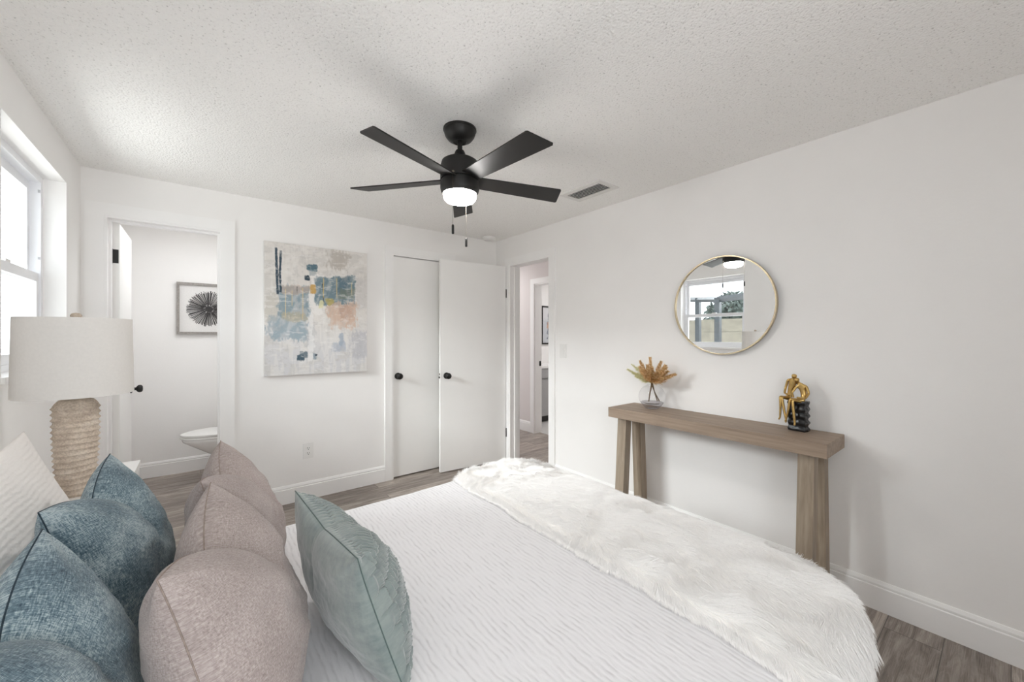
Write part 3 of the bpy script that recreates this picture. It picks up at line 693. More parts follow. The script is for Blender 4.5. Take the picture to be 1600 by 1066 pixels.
# gold couple sculpture on black ribbed block
SX, SY = 2.475, 0.695
sc_ = empty('couple_sculpture', (SX, SY, ZT), (0, 0, R(-6))); tag(sc_, 'gold seated couple figurine on a black faceted block, on the console table', 'figurine')
bm = bmesh.new(); nr, na = 28, 32; rings = []
for i in range(nr + 1):
    z = 0.156 * i / nr; rip = 0.0030 * math.sin(2 * math.pi * i / nr * 4.5); ring = []
    for k in range(na):
        a = 2 * math.pi * k / na; tw = 0.3 * math.sin(i * 0.5)
        sq = 1 / max(abs(math.cos(a)), abs(math.sin(a))) ** 0.75
        f = 0.0012 * math.sin(7 * a + i * 0.9)
        ring.append(bm.verts.new(((0.029 + rip * 0.8 + f) * sq * math.cos(a), (0.042 + rip + f) * sq * math.sin(a), z)))
    rings.append(ring)
for a_, c_ in zip(rings, rings[1:]):
    for k in range(na): bm.faces.new((a_[k], a_[(k + 1) % na], c_[(k + 1) % na], c_[k]))
bm.faces.new(rings[0][::-1]); bm.faces.new(rings[-1])
obj('pedestal', bm, M['blackstone'], sc_, True, angle=50)
def skinned(name, nodes, edges, mat, parent):
    me = bpy.data.meshes.new(name)
    me.from_pydata([p for p, r in nodes], edges, []); me.materials.append(mat)
    o = bpy.data.objects.new(name, me); C.objects.link(o); o.parent = parent
    md = o.modifiers.new('skin', 'SKIN'); md.use_smooth_shade = True
    sl = me.skin_vertices[0].data
    for i, (p, r) in enumerate(nodes):
        r = r if isinstance(r, tuple) else (r, r); sl[i].radius = r; sl[i].use_root = (i == 0)
    sd = o.modifiers.new('subdivision', 'SUBSURF'); sd.levels = 2; sd.render_levels = 2
    return o
def crop(cx, cy, d):      # photo-crop pixel -> local metres (d: distance out of the wall towards the room)
    return (-d, -(cx - 482) * 0.00044, (830 - cy) * 0.00044)
g = crop
man = [(g(390, 455, 0.0), 0.015), (g(395, 380, 0.0), (0.011, 0.014)), (g(415, 290, 0.002), (0.012, 0.018)), (g(420, 240, 0.004), (0.010, 0.017)), (g(438, 212, 0.006), 0.007), (g(442, 196, 0.008), 0.0125), (g(446, 172, 0.009), 0.0135), (g(449, 156, 0.010), 0.008),
       (g(372, 236, 0.004), 0.0075), (g(348, 330, 0.004), 0.006), (g(352, 392, 0.022), 0.0055), (g(415, 408, 0.040), 0.005),
       (g(470, 262, 0.0), 0.007), (g(520, 300, -0.012), 0.0055),
       (g(345, 450, 0.02), 0.009), (g(335, 432, 0.050), 0.0075), (g(338, 560, 0.052), 0.0062), (g(332, 690, 0.052), 0.0045), (g(325, 712, 0.062), 0.004),
       (g(380, 450, 0.025), 0.009), (g(352, 440, 0.052), 0.0075), (g(378, 590, 0.054), 0.0062), (g(402, 715, 0.054), 0.0045), (g(404, 735, 0.064), 0.004)]
me_ = [(0, 1), (1, 2), (2, 3), (3, 4), (4, 5), (5, 6), (6, 7), (3, 8), (8, 9), (9, 10), (10, 11), (3, 12), (12, 13), (0, 14), (14, 15), (15, 16), (16, 17), (17, 18), (0, 19), (19, 20), (20, 21), (21, 22), (22, 23)]
skinned('seated_figure', man, me_, M['gold'], sc_)
wom = [(g(555, 460, 0.0), 0.017), (g(540, 400, 0.002), (0.011, 0.014)), (g(528, 330, 0.004), (0.011, 0.016)), (g(515, 290, 0.008), (0.010, 0.015)), (g(490, 255, 0.012), 0.0065), (g(480, 236, 0.016), 0.0125), (g(477, 214, 0.018), 0.0135), (g(475, 198, 0.019), 0.008),
       (g(565, 296, 0.002), 0.0075), (g(592, 375, 0.006), 0.006), (g(578, 430, 0.028), 0.0055), (g(500, 425, 0.046), 0.005),
       (g(468, 310, 0.014), 0.0065), (g(440, 380, 0.030), 0.0055), (g(470, 430, 0.045), 0.005),
       (g(510, 462, 0.022), 0.010), (g(440, 448, 0.052), 0.0075), (g(425, 590, 0.056), 0.0062), (g(402, 700, 0.056), 0.0045), (g(398, 722, 0.066), 0.004),
       (g(520, 470, 0.025), 0.010), (g(468, 462, 0.054), 0.0078), (g(482, 610, 0.056), 0.0066), (g(494, 730, 0.056), 0.0048), (g(498, 752, 0.066), 0.0042)]
we_ = [(0, 1), (1, 2), (2, 3), (3, 4), (4, 5), (5, 6), (6, 7), (3, 8), (8, 9), (9, 10), (10, 11), (3, 12), (12, 13), (13, 14), (0, 15), (15, 16), (16, 17), (17, 18), (18, 19), (0, 20), (20, 21), (21, 22), (22, 23), (23, 24)]
skinned('seated_figure', wom, we_, M['gold'], sc_)

# ------------------------------------------------------------------ bed
BXH, BXF, BY0, BY1, ZB = -0.535, 1.535, 0.262, 1.828, 0.575
bed = empty('bed', ((BXH + BXF) / 2, (BY0 + BY1) / 2, 0)); tag(bed, 'queen bed dressed in white with its head under the window wall', 'bed')
hx, hy = (BXF - BXH) / 2 - 0.035, (BY1 - BY0) / 2 - 0.03
def perimeter(n, x0, x1, y0, y1, r):
    segs = []
    for (cx_, cy_, a0) in ((x1 - r, y1 - r, 0), (x0 + r, y1 - r, 90), (x0 + r, y0 + r, 180), (x1 - r, y0 + r, 270)):
        segs += [(cx_ + r * math.cos(R(a0 + 90 * k / 24)), cy_ + r * math.sin(R(a0 + 90 * k / 24))) for k in range(25)]
    p = np.array(segs + [segs[0]]); d = np.r_[0, np.cumsum(np.hypot(*np.diff(p, axis=0).T))]
    s = np.linspace(0, d[-1], n, endpoint=False)
    return np.stack([np.interp(s, d, p[:, 0]), np.interp(s, d, p[:, 1])], 1)
def rounded_slab(x, y, r, z0, z1):
    bm = bmesh.new(); p = perimeter(96, -x, x, -y, y, r)
    lo = [bm.verts.new((a, b_, z0)) for a, b_ in p]; up = [bm.verts.new((a, b_, z1)) for a, b_ in p]
    bm.faces.new(lo[::-1]); bm.faces.new(up)
    for k in range(96): bm.faces.new((lo[k], lo[(k + 1) % 96], up[(k + 1) % 96], up[k]))
    return bm
obj('box_spring', rounded_slab(hx, hy, 0.18, 0.12, 0.31), M['bedbase'], bed, bevel=0.02)
obj('mattress', rounded_slab(hx, hy, 0.18, 0.312, ZB - 0.022), M['mattress'], bed, bevel=0.045, seg=4)
for sx_ in (-1, 1):
    for sy_ in (-1, 1):
        bm = bmesh.new(); lathe(bm, [(0.022, 0), (0.028, 0.12)], 16, cx=sx_ * (hx - 0.16), cy=sy_ * (hy - 0.16)); obj('leg', bm, M['bedbase'], bed, True, angle=40)

n = 520; per = perimeter(n, BXH, BXF, BY0, BY1, 0.20); cen_ = np.array([(BXH + BXF) / 2, (BY0 + BY1) / 2])
ov = per - cen_; onrm = np.stack([np.roll(per, -1, 0) - np.roll(per, 1, 0)], 0)[0]; onrm = np.stack([onrm[:, 1], -onrm[:, 0]], 1); onrm /= np.linalg.norm(onrm, axis=1)[:, None]
if (onrm * ov).sum() < 0: onrm = -onrm
rings = []
for f in np.r_[np.linspace(0.02, 0.93, 46), np.linspace(0.945, 1.0, 7)]:
    q = cen_ + ov * f; dist = (1 - f) * np.minimum(np.abs(ov[:, 0]), np.abs(ov[:, 1])).clip(0.3)
    zz = ZB + 0.006 * (fbm(q[:, 0] * 3 + 9, q[:, 1] * 3 + 9, 70) - 0.5)
    edge_r = 0.04
    ins = np.clip(1 - dist / edge_r, 0, 1)
    zz = zz - edge_r * (1 - np.sqrt(np.clip(1 - ins ** 2, 0, 1)))
    rings.append(np.c_[q, zz])
sarc = np.arange(n)
for k, zf in enumerate(np.linspace(0.0, 1.0, 20)[1:]):
    zz = (ZB - 0.04) * (1 - zf) + 0.045 * zf
    fold = 0.012 * zf * np.sin(sarc * 2 * np.pi / n * 34 + 2.0 * np.sin(sarc * 2 * np.pi / n * 5)) + 0.05 * zf ** 1.6 + 0.004 * (1 - zf)
    lim = np.where(onrm[:, 0] < -0.5, 0.0, 1.0)
    rings.append(np.c_[per + onrm * (fold * lim)[:, None], np.full(n, zz)])
rings = np.array(rings); nr = len(rings)
verts = np.concatenate([[[*cen_, ZB]], rings.reshape(-1, 3)]); idx = 1 + np.arange(nr * n).reshape(nr, n)
faces = [(0, int(idx[0, (k + 1) % n]), int(idx[0, k])) for k in range(n)]
q4 = np.stack([idx[:-1], np.roll(idx[:-1], -1, 1), np.roll(idx[1:], -1, 1), idx[1:]], -1).reshape(-1, 4)
me = bpy.data.meshes.new('bedspread'); me.from_pydata(verts.tolist(), [], faces + q4.tolist()); me.materials.append(M['coverlet'])
me.polygons.foreach_set('use_smooth', [True] * len(me.polygons))
bm = bmesh.new(); bm.from_mesh(me); bmesh.ops.recalc_face_normals(bm, faces=bm.faces); bm.to_mesh(me); bm.free()
bs = bpy.data.objects.new('bedspread', me); C.objects.link(bs); tag(bs, 'white textured bedspread with fine wavy rows covering the bed', 'bedspread')

# ------------------------------------------------------------------ fur throw
def drape1(s, e, r):           # s: flat coordinate, e: edge, r: rounding; returns (pos, drop, slope angle)
    a = np.clip((s - (e - r)) / r, 0, math.pi / 2)
    pos = np.where(s < e - r, s, e - r + r * np.sin(a)); drop = np.where(s < e - r, 0, r * (1 - np.cos(a)))
    over = np.clip(s - (e - r) - r * math.pi / 2, 0, None)
    return pos, drop + over, a
def fur_surface(s, tt, off):
    rc = 0.20
    qx = np.minimum(s, BXF - rc); qy = np.clip(tt, BY0 + rc, BY1 - rc)
    vx, vy = s - qx, tt - qy; dist = np.sqrt(vx ** 2 + vy ** 2) + 1e-9
    pos, drop, _ = drape1(dist, rc + 0.014 + off, 0.07)
    k = pos / dist
    pos2 = pos + 0.02 * np.clip(drop, 0, 0.4)
    return np.stack([qx + vx * pos2 / dist, qy + vy * pos2 / dist, ZB + off - drop], -1)
ns, nt_ = 60, 170
sv, tv = np.meshgrid(np.linspace(0, 1, ns), np.linspace(0, 1, nt_))
tflat = -0.03 + tv * 1.93
s0 = 1.035 + 0.035 * (fbm(tflat * 4, tflat * 0, 80) - 0.5) * 2 - 0.03 * sstep(0.45, 0.0, tflat) + 0.05 * sstep(1.55, 1.85, tflat)
s1 = 1.70 + 0.04 * (fbm(tflat * 4, tflat * 0, 83) - 0.5) * 2 - 0.10 * sstep(0.62, 0.38, tflat) - 0.28 * sstep(0.42, 0.10, tflat)
sflat = s0 + (s1 - s0) * sv
tflat = tflat + 0.05 * (fbm(sflat * 5, tflat * 0, 86) - 0.5) * np.where(tv > 0.5, 1, -1) * np.abs(tv - 0.5) * 2
edged = np.minimum(np.minimum(sv, 1 - sv) * 8, np.minimum(tv, 1 - tv) * 22).clip(0, 1)
off = 0.006 + 0.020 * np.sqrt(edged) + 0.012 * (fbm(sflat * 9, tflat * 9, 88) - 0.5) * edged
P = fur_surface(sflat, tflat, off)
idx = np.arange(ns * nt_).reshape(nt_, ns)
q4 = np.stack([idx[:-1, :-1], idx[:-1, 1:], idx[1:, 1:], idx[1:, :-1]], -1).reshape(-1, 4)
me = bpy.data.meshes.new('fur_throw'); me.from_pydata(P.reshape(-1, 3).tolist(), [], q4.tolist()); me.materials.append(M['fur_base'])
me.polygons.foreach_set('use_smooth', [True] * len(me.polygons))
ft = bpy.data.objects.new('fur_throw', me); C.objects.link(ft); tag(ft, 'long white faux fur throw laid across the foot of the bed', 'throw')
# hairs
NH = 150000
a_ = rng.random(NH) * (nt_ - 1.001); b_ = rng.random(NH) * (ns - 1.001)
ne = NH // 4                                     # extra hairs along the borders
side_ = rng.integers(0, 4, ne)
a_[:ne] = np.where(side_ == 0, rng.random(ne) * 2.0, np.where(side_ == 1, nt_ - 1.002 - rng.random(ne) * 2.0, a_[:ne]))
b_[:ne] = np.where(side_ >= 2, np.where(side_ == 2, rng.random(ne) * 1.2, ns - 1.002 - rng.random(ne) * 1.2), b_[:ne])
ia_, ib_ = a_.astype(int), b_.astype(int); fa, fb = (a_ - ia_)[:, None], (b_ - ib_)[:, None]
G = lambda A: A[ia_, ib_] * (1 - fa) * (1 - fb) + A[ia_ + 1, ib_] * fa * (1 - fb) + A[ia_, ib_ + 1] * (1 - fa) * fb + A[ia_ + 1, ib_ + 1] * fa * fb
dS = np.gradient(P, axis=1); dT = np.gradient(P, axis=0); Nn = np.cross(dS, dT); Nn /= np.linalg.norm(Nn, axis=-1, keepdims=True) + 1e-9
Su = dS / (np.linalg.norm(dS, axis=-1, keepdims=True) + 1e-9); Tu = dT / (np.linalg.norm(dT, axis=-1, keepdims=True) + 1e-9)
rt = G(P); nn = G(Nn); ss_ = G(Su); tt_ = G(Tu); svh = b_ / (ns - 1); tvh = a_ / (nt_ - 1)
ang = (fbm(rt[:, 0] * 9, rt[:, 1] * 9 + rt[:, 2] * 9, 90, 3) - 0.5) * 3.0 + (value_noise(rt[:, 0] * 45, rt[:, 1] * 45 + rt[:, 2] * 30, 95) - 0.5) * 1.2
base_a = -math.pi / 2 + ang                       # combed loosely towards -Y
lat = ss_ * np.cos(base_a)[:, None] + tt_ * np.sin(base_a)[:, None]
edge_out = (-ss_ * sstep(0.06, 0.0, svh)[:, None] + ss_ * sstep(0.94, 1.0, svh)[:, None] - tt_ * sstep(0.02, 0.0, tvh)[:, None] + tt_ * sstep(0.98, 1.0, tvh)[:, None])
lat = lat + edge_out * 1.6; lat /= np.linalg.norm(lat, axis=1, keepdims=True) + 1e-9
ln = (0.034 + 0.026 * rng.random(NH))[:, None]
lift = (0.26 + 0.22 * rng.random(NH))[:, None]
jit = (rng.random((NH, 3)) - 0.5) * 0.5
d0 = lat * 0.75 + nn * lift + jit * 0.4; d0 /= np.linalg.norm(d0, axis=1, keepdims=True)
hp = np.zeros((NH, 5, 3)); hp[:, 0] = rt - nn * 0.002
for k in range(1, 5):
    dd = d0 + lat * 0.22 * k - nn * 0.10 * k + np.array([0, 0, -0.05 * k]); dd /= np.linalg.norm(dd, axis=1, keepdims=True)
    hp[:, k] = hp[:, k - 1] + dd * ln / 4
onbed = (hp[..., 0] < BXF - 0.02) & (hp[..., 1] > BY0 + 0.02) & (hp[..., 1] < BY1 - 0.02)
hp[..., 2] = np.where(onbed, np.maximum(hp[..., 2], ZB + 0.004), hp[..., 2])
hc = bpy.data.hair_curves.new('fur'); hc.add_curves([5] * NH)
hc.position_data.foreach_set('vector', hp.astype('f4').ravel())
ra = hc.attributes.get('radius') or hc.attributes.new('radius', 'FLOAT', 'POINT')
ra.data.foreach_set('value', np.tile(np.array([0.0006, 0.0006, 0.0005, 0.0004, 0.0001], 'f4'), NH))
hc.materials.append(M['fur'])
fo = bpy.data.objects.new('fur', hc); C.objects.link(fo); fo.parent = ft; fo['kind'] = 'stuff'

# ------------------------------------------------------------------ pillows
def pillow(name, w_, h_, th, chop, mat, seam_mat, loc, tilt, label, group=None, yaw=0.0, roll=0.0, seed=0, pleat=False, pin=0.10, crease=0.52, contract=0.07, back=1.0):
    nu, nv = (361, 161) if pleat else (101, 91)
    u, v = np.meshgrid(np.linspace(-1, 1, nu), np.linspace(-1, 1, nv))
    # denser near the border
    u = np.sin(u * math.pi / 2) * 0.6 + u * 0.4; v = np.sin(v * math.pi / 2) * 0.6 + v * 0.4
    def outline(u, v):
        y = u * (1 - pin * (1 - v ** 2) * np.abs(u) ** 2) * (1 - contract * sstep(-0.2, 1, v))
        z = v * (1 - pin * 0.7 * (1 - u ** 2) * np.abs(v) ** 2)
        dent = chop * (0.65 * np.exp(-np.abs(u) / 0.22) + 0.35 * np.exp(-(u / 0.5) ** 2)) * sstep(-0.5, 1.0, v) ** 1.3
        z = z - dent * 2
        # flattened underside
        z = np.where(z < -0.90, -0.90 + (z + 0.90) * 0.35, z)
        return y * w_ / 2, (z + 0.94) * h_ / 1.94
    prof = (np.clip(1 - np.abs(u) ** 2.2, 0, 1) * np.clip(1 - np.abs(v) ** 2.2, 0, 1)) ** 0.5
    prof = prof * (1 + 0.10 * (-v))                 # filling sinks a little
    dd_ = u - 0.05 * np.sin(2.5 * v + seed); fall = np.where(dd_ < 0, np.exp(dd_ / 0.07), np.exp(-dd_ / 0.20))
    prof = prof * (1 - crease * fall * sstep(-0.25, 0.95, v))
    Y, Zz = outline(u, v); halves = []
    for sgn in (1, -1):
        wr = (fbm(u * 2.2 + 7, v * 2.2 + 3, seed + (0 if sgn > 0 else 50)) - 0.5) * 0.30 * prof + (fbm(u * 6 + 3 * v, v * 3 + 1, seed + 70) - 0.5) * 0.07 * prof
        cor = np.exp(-((np.abs(u) - 1) ** 2 + (np.abs(v) - 1) ** 2) / 0.16)
        rad = np.arctan2(1.02 - np.abs(v), 1.02 - np.abs(u))
        wr = wr + cor * prof * 0.14 * np.sin(rad * 9 + seed + fbm(u * 3, v * 3, seed + 5) * 3)
        X = sgn * th / 2 * (prof + wr * 0.8) * (1.0 if sgn > 0 else back)
        if pleat and sgn > 0:
            row = np.floor((v + 1) * 3.6 + 0.15 * np.sin(u * 4)); rowf = (v + 1) * 3.6 + 0.15 * np.sin(u * 4) - row
            flip = np.where(row % 2 == 0, 1.0, -1.0)
            ph = np.mod((u + 1) * 15 + 0.15 * flip * np.sin(np.pi * rowf), 1.0)
            saw = np.where(flip > 0, ph, 1 - ph)
            pl = (saw ** 1.6 - 0.5) * 0.013 - 0.005 * np.exp(-np.minimum(rowf, 1 - rowf) / 0.06)
            X = X + pl * sstep(0, 0.25, prof)
        halves.append(X)
    n1 = nu * nv; verts = np.concatenate([np.stack([h_2, Y, Zz], -1).reshape(-1, 3) for h_2 in halves])
    idx = np.arange(n1).reshape(nv, nu)
    fA = np.stack([idx[:-1, :-1], idx[:-1, 1:], idx[1:, 1:], idx[1:, :-1]], -1).reshape(-1, 4); fB = (fA + n1)[:, ::-1]
    me = bpy.data.meshes.new(name); me.from_pydata(verts.tolist(), [], np.concatenate([fA, fB]).tolist())
    uvl = me.uv_layers.new(name='UVMap'); li = np.zeros(len(me.loops), 'i4'); me.loops.foreach_get('vertex_index', li)
    uvv = np.stack([(u * w_ / 2), (v * h_ / 2)], -1).reshape(-1, 2); uvv = np.concatenate([uvv, uvv + [3.1, 1.7]])
    uvl.data.foreach_set('uv', uvv[li].astype('f4').ravel())
    bm = bmesh.new(); bm.from_mesh(me); bmesh.ops.remove_doubles(bm, verts=bm.verts, dist=1e-5); bmesh.ops.recalc_face_normals(bm, faces=bm.faces); bm.to_mesh(me); bm.free()
    me.polygons.foreach_set('use_smooth', [True] * len(me.polygons)); me.materials.append(mat)
    o = bpy.data.objects.new(name, me); C.objects.link(o); o.location = loc; o.rotation_euler = (R(roll), R(-tilt), R(yaw))
    tag(o, label, 'pillow', group)
    k = np.linspace(-1, 1, 60)[:-1]
    lu = np.r_[k, np.ones(59), -k, -np.ones(59)]; lv = np.r_[-np.ones(59), k, np.ones(59), -k]
    yy, zz = outline(lu, lv); bm = bmesh.new(); tube(bm, [(0, a, c) for a, c in zip(yy, zz)], 0.0013, 6, closed=True)
    obj('seam', bm, seam_mat, o, True)
    return o
ZP = ZB + 0.005
pillow('pillow_sham', 0.70, 0.475, 0.08, 0.02, M['sham'], M['sham_seam'], (-0.266, 1.58, ZP), 21, 'large white quilted sham leaning on the wall behind the far blue pillow', seed=3, back=1.3, crease=0.1, contract=0.02)
gb = 'blue throw pillows at the head of the bed'; gg = 'beige throw pillows on the bed'
pillow('throw_pillow', 0.51, 0.402, 0.215, 0.15, M['blue'], M['blue_seam'], (-0.138, 1.435, ZP), 14, 'farther blue woven throw pillow, between the white sham and far beige pillow', gb, seed=12, back=0.8, yaw=-5)
pillow('throw_pillow', 0.52, 0.398, 0.205, 0.15, M['blue'], M['blue_seam'], (-0.142, 0.866, ZP), 14, 'nearer blue woven throw pillow at the bottom left of the photo', gb, seed=23, yaw=-2)
pillow('throw_pillow', 0.47, 0.405, 0.235, 0.17, M['beige'], M['beige_seam'], (0.130, 1.424, ZP), 15, 'farther beige throw pillow, its peaked corner below the toilet', gg, seed=34, back=0.9, yaw=-7)
pillow('throw_pillow', 0.47, 0.405, 0.265, 0.17, M['beige'], M['beige_seam'], (0.088, 0.962, ZP), 15, 'nearer beige throw pillow, the big one beside the green pillow', gg, seed=45, back=0.8, yaw=-9)
pillow('pleated_pillow', 0.49, 0.325, 0.21, 0.05, M['green'], M['green_seam'], (0.318, 1.02, ZP), 17, 'grey green satin pillow with a pleated front, foremost on the bed', seed=56, back=0.62, yaw=4, pleat=True, crease=0.15)

# ------------------------------------------------------------------ nightstand and lamp
NXc, NYc, ZN = -0.385, 2.20, 0.755
nsd = empty('nightstand', (NXc, NYc, 0)); tag(nsd, 'white nightstand under the stone table lamp, mostly hidden by pillows', 'nightstand')
obj('top', boxes((-0.17, 0.168, -0.27, 0.28, ZN - 0.025, ZN)), M['white_lacquer'], nsd, bevel=0.003)
obj('body', boxes((-0.16, 0.152, -0.26, 0.27, 0.30, ZN - 0.025)), M['white_lacquer'], nsd, bevel=0.003)
for z0 in (0.315, 0.525):
    dr = obj('drawer', boxes((0.152, 0.166, -0.25, 0.26, z0, z0 + 0.195)), M['white_lacquer'], nsd, bevel=0.003)
    bm = bmesh.new(); lathe(bm, [(0.006, 0), (0.006, 0.012), (0.013, 0.016), (0.013, 0.022), (0, 0.024)], 16, mtx=Matrix.Translation((0.166, 0.0, z0 + 0.1)) @ Matrix.Rotation(R(90), 4, 'Y')); obj('knob', bm, M['gold'], dr, True)
for x in (-0.145, 0.115):
    for y in (-0.245, 0.225): obj('leg', boxes((x, x + 0.03, y, y + 0.03, 0, 0.30)), M['white_lacquer'], nsd, bevel=0.003)
lx, ly = -0.352, 2.088
lp = empty('table_lamp', (lx, ly, ZN)); tag(lp, 'ribbed beige stone table lamp with a white drum shade', 'lamp')
zt_ = 1.098 - ZN; prof = [(0.0, 0), (0.043, 0)]; nrib = 16
for k in range(nrib * 6 + 1):
    s = k / (nrib * 6); z = s * (zt_ - 0.022); body = 0.044 + 0.0125 * math.sin(min(1, s * 1.15) * math.pi / 2)
    q = (s * nrib) % 1.0; prof.append((body + 0.0062 * (1 - abs(2 * q - 1)) ** 1.7, z))
prof += [(0.052, zt_ - 0.014), (0.044, zt_ - 0.004), (0.030, zt_), (0.0, zt_)]
bm = bmesh.new(); lathe(bm, prof, 40); 
for q in bm.verts: q.co.z += 0.0012 * math.sin(math.atan2(q.co.y, q.co.x) * 2 + q.co.z * 25)
for q in bm.verts: q.co.z = max(q.co.z, 0.0)
obj('lamp_base', bm, M['stone'], lp, True, angle=50)
bm = bmesh.new(); lathe(bm, [(0.0, zt_ - 0.001), (0.016, zt_ - 0.001), (0.016, zt_ + 0.008), (0.021, zt_ + 0.012), (0.021, zt_ + 0.017), (0.013, zt_ + 0.02), (0.011, zt_ + 0.07), (0.0, zt_ + 0.07)], 20); obj('lamp_neck', bm, M['neck'], lp, True, angle=35)
z0, z1 = 1.113 - ZN, 1.387 - ZN
bm = bmesh.new(); lathe(bm, [(0.1515, z0), (0.1465, z1), (0.144, z1), (0.149, z0), (0.1515, z0)], 64, cap=False); obj('lamp_shade', bm, M['shade'], lp, True, angle=35)
bm = bmesh.new()
for k in range(3):
    a = R(40 + 120 * k); tube(bm, [(0.006 * math.cos(a), 0.006 * math.sin(a), z1 - 0.012), (0.145 * math.cos(a), 0.145 * math.sin(a), z1 - 0.004)], 0.0016, 6)
tube(bm, [(0, 0, zt_ + 0.06), (0, 0, z1 + 0.004)], 0.003, 8); obj('shade_fitter', bm, M['neck'], lp)
bm = bmesh.new(); lathe(bm, [(0.0, z1 - 0.004), (0.010, z1 - 0.003), (0.015, z1 + 0.004), (0.0155, z1 + 0.011), (0.011, z1 + 0.018), (0.0, z1 + 0.021)], 20); obj('finial', bm, M['stone'], lp, True)

# ------------------------------------------------------------------ bathroom: toilet and sunburst art
to = empty('toilet', (0.22, 4.58, 0)); tag(to, 'white toilet with closed lid seen through the bathroom doorway', 'toilet')
def oval_loft(bm, secs, n=40):
    rings = []
    for cx_, a, b_2, z in secs:
        rings.append([bm.verts.new((cx_ + a * math.cos(2 * math.pi * k / n) * (1 if math.cos(2 * math.pi * k / n) < 0 else 0.75), b_2 * math.sin(2 * math.pi * k / n), z)) for k in range(n)])
    for p, q in zip(rings, rings[1:]):
        for k in range(n): bm.faces.new((p[k], p[(k + 1) % n], q[(k + 1) % n], q[k]))
    bm.faces.new(rings[0][::-1]); bm.faces.new(rings[-1])
bm = bmesh.new(); oval_loft(bm, [(0.12, 0.18, 0.105, 0), (0.12, 0.17, 0.10, 0.03), (0.10, 0.15, 0.085, 0.14), (0.07, 0.19, 0.115, 0.22), (0.03, 0.28, 0.155, 0.31), (0.0, 0.345, 0.178, 0.375), (0.0, 0.355, 0.182, 0.395), (0.0, 0.345, 0.178, 0.405)])
obj('bowl', bm, M['porcelain'], to, True, angle=60)
bm = bmesh.new(); oval_loft(bm, [(0.0, 0.350, 0.180, 0.406), (0.0, 0.366, 0.186, 0.410), (0.0, 0.366, 0.186, 0.420), (0.0, 0.358, 0.182, 0.425)]); obj('seat', bm, M['plastic'], to, True, angle=50)
bm = bmesh.new(); oval_loft(bm, [(0.0, 0.358, 0.182, 0.428), (0.0, 0.366, 0.186, 0.432), (0.0, 0.364, 0.185, 0.446), (0.0, 0.33, 0.165, 0.456), (0.0, 0.2, 0.1, 0.460)]); obj('lid', bm, M['plastic'], to, True, angle=50)
tk = obj('tank', boxes((0.28, 0.48, -0.2, 0.2, 0.38, 0.74)), M['porcelain'], to, bevel=0.02, seg=3)
obj('tank_lid', boxes((0.27, 0.49, -0.21, 0.21, 0.741, 0.775)), M['porcelain'], to, bevel=0.01)
ar = empty('sunburst_art', (0.065, 5.0, 1.345)); tag(ar, 'grey framed sunburst drawing on the bathroom wall above the toilet', 'picture')
obj('picture_frame', boxes((-0.247, -0.225, -0.035, -0.001, 0, 0.504), (0.225, 0.247, -0.035, -0.001, 0, 0.504), (-0.225, 0.225, -0.035, -0.001, 0, 0.022), (-0.225, 0.225, -0.035, -0.001, 0.482, 0.504)), M['frame_grey'], ar, bevel=0.002, seg=1)
obj('mat_board', boxes((-0.225, 0.225, -0.012, -0.004, 0.022, 0.482)), M['paper'], ar)
bm = bmesh.new(); rr = random.Random(5)
for k in range(150):
    a = 2 * math.pi * k / 150 + rr.uniform(-0.02, 0.02); r0 = rr.uniform(0.005, 0.05); r1 = 0.178 * rr.uniform(0.88, 1.03)
    w0 = 0.0012; w1 = rr.uniform(0.0016, 0.0034); ca, sa = math.cos(a), math.sin(a); yy = -0.0125 - 0.0008 * rr.random()
    pts_ = [(r0, -w0), (r1, -w1), (r1, w1), (r0, w0)]
    lo = [bm.verts.new((p * ca - q * sa, yy, 0.252 + p * sa + q * ca)) for p, q in pts_]; bm.faces.new(lo)
vs = [bm.verts.new((0.03 * math.cos(2 * math.pi * k / 24), -0.0128, 0.252 + 0.03 * math.sin(2 * math.pi * k / 24))) for k in range(24)]; bm.faces.new(vs)
obj('sunburst', bm, M['ink'], ar)

# ------------------------------------------------------------------ guest bathroom beyond the hall
vn = empty('bathroom_vanity', (4.25, 4.69, 0.006)); tag(vn, 'grey bathroom vanity with a white top seen through the hall', 'vanity')
obj('cabinet', boxes((-0.42, 0.42, -0.26, 0.27, 0.10, 0.83)), M['cab'], vn, bevel=0.002)
obj('toe_kick', boxes((-0.42, 0.42, -0.20, 0.27, 0.0, 0.10)), M['slot'], vn)
obj('countertop', boxes((-0.44, 0.44, -0.285, 0.272, 0.83, 0.865)), M['porcelain'], vn, bevel=0.004)
for x0, x1 in ((-0.41, -0.005), (0.005, 0.41)):
    dr = obj('cabinet_door', boxes((x0, x1, -0.278, -0.261, 0.12, 0.66)), M['cab'], vn, bevel=0.003)
    bm = bmesh.new(); lathe(bm, [(0.0, 0), (0.006, 0), (0.006, 0.012), (0.014, 0.016), (0.014, 0.024), (0, 0.026)], 16, mtx=Matrix.Translation((x0 + 0.05, -0.278, 0.60)) @ Matrix.Rotation(R(90), 4, 'X')); obj('knob', bm, M['black'], dr, True)
obj('drawer_front', boxes((-0.41, 0.41, -0.278, -0.261, 0.68, 0.815)), M['cab'], vn, bevel=0.003)
bm = bmesh.new(); tube(bm, [(0, 0.18, 0.865), (0, 0.18, 1.0), (0, 0.14, 1.03), (0, 0.08, 1.02), (0, 0.07, 0.99)], 0.011, 10); obj('faucet', bm, M['black'], vn, True)
fp = empty('framed_print', (4.80, 4.97, 1.19)); tag(fp, 'black framed print above the vanity seen through the hall', 'picture')
obj('picture_frame', boxes((-0.25, -0.228, -0.03, -0.001, 0, 0.655), (0.228, 0.25, -0.03, -0.001, 0, 0.655), (-0.228, 0.228, -0.03, -0.001, 0, 0.022), (-0.228, 0.228, -0.03, -0.001, 0.633, 0.655)), M['black'], fp)
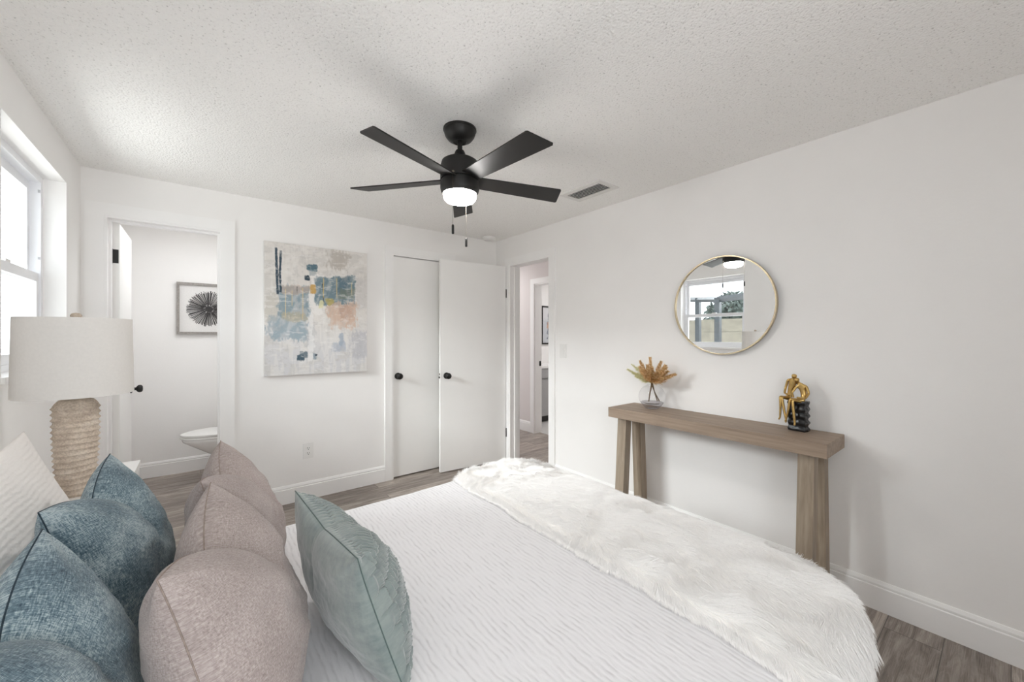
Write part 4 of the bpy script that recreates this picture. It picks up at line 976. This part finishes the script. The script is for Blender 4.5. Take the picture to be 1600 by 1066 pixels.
u, v_ = np.meshgrid(np.linspace(0, 1, 80), np.linspace(0, 1, 100)); img = np.ones((100, 80, 3)) * L3((214, 214, 216))
px_, py_ = u * 400, v_ * 560
patch(0, 400, 200, 560, (190, 194, 200), 0.8, 60, 60, 130); patch(110, 190, 90, 470, (70, 80, 98), 0.9, 40, 14, 131, hole=0.4); patch(90, 150, 230, 330, (196, 150, 120), 0.8, 30, 12, 132); patch(230, 330, 160, 420, (150, 158, 170), 0.8, 50, 16, 133, hole=0.4)
paint_grid('print', np.stack([(u - 0.5) * 0.456, np.full_like(u, -0.012), 0.022 + (1 - v_) * 0.611], -1), img, M['print'], fp)
tag(obj('strike_plate', boxes((3.655, 3.685, 4.019, 4.0225, 0.915, 0.985)), M['black']), 'small black strike plate on the jamb of the guest bathroom doorway', 'strike plate')

# ------------------------------------------------------------------ outside the window
struct('patio_ground', boxes((-14, XO - 0.01, -6, 14, -0.16, -0.06)), M['concrete'])
lan = empty('patio_enclosure', (-3.0, 3.84, -0.06)); tag(lan, 'dark framed patio screen enclosure outside the window', 'enclosure')
obj('post', boxes((-0.05, 0.05, -0.05, 0.05, 0, 2.16)), M['bronze'], lan)
obj('post', boxes((-1.15, -1.05, 0.95, 1.05, 0, 2.30)), M['bronze'], lan)
bm = bmesh.new(); tube(bm, [(0, 0, 2.13), (0.5, -5.0, 2.34)], 0.06, 4); obj('beam', bm, M['bronze'], lan)
bm = bmesh.new(); tube(bm, [(0, 0, 2.13), (-1.1, 1.0, 2.26), (-2.6, 2.4, 2.45)], 0.06, 4); obj('beam', bm, M['bronze'], lan)
tag(obj('patio_soffit', boxes((-1.3, XO - 0.02, -0.5, 4.3, 2.42, 2.52)), M['lanai']), 'white patio roof overhang outside the window', 'roof', kind='structure')
fe = empty('garden_fence', (-6.0, 4.5, -0.06)); tag(fe, 'pale horizontal board fence outside the window', 'fence')
for k in range(5): obj('board', boxes((-0.02 + 0.012 * (k % 2), 0.02 + 0.012 * (k % 2), -5, 5, 0.05 + k * 0.36, 0.05 + k * 0.36 + 0.372)), M['fence'], fe)
for k in range(5): obj('fence_post', boxes((-0.12, -0.02, -4.9 + k * 2.4, -4.8 + k * 2.4, 0, 1.9)), M['fence'], fe)
def tree(loc, rad, seed, label):
    rr = random.Random(seed); tr = empty('tree', loc); tag(tr, label, 'tree', 'trees beyond the fence')
    bm = bmesh.new(); tube(bm, [(0, 0, 0), (0.1, 0, 1.2), (0, 0.1, 1.9), (0.1, 0, 2.5)], [0.16, 0.13, 0.10, 0.05], 8); obj('trunk', bm, M['bark'], tr, True)
    bm = bmesh.new()
    for k in range(2200):
        d = Vector((rr.gauss(0, 1), rr.gauss(0, 1), rr.gauss(0, 0.75))).normalized() * rad * rr.random() ** 0.4
        p = Vector((0, 0, 2.1)) + d; a = Vector((rr.gauss(0, 1), rr.gauss(0, 1), rr.gauss(0, 1))).normalized(); s = a.orthogonal().normalized(); q = 0.09 + 0.06 * rr.random()
        bm.faces.new([bm.verts.new(p + x) for x in (a * q, s * q * 0.4, -a * q, -s * q * 0.4)])
    obj('crown', bm, M['leaf'], tr)
tree((-8.5, 3.9, -0.06), 1.2, 1, 'leafy tree beyond the fence on the right in the mirror'); tree((-10.5, 6.9, -0.06), 1.0, 2, 'leafy tree beyond the fence on the left in the mirror')
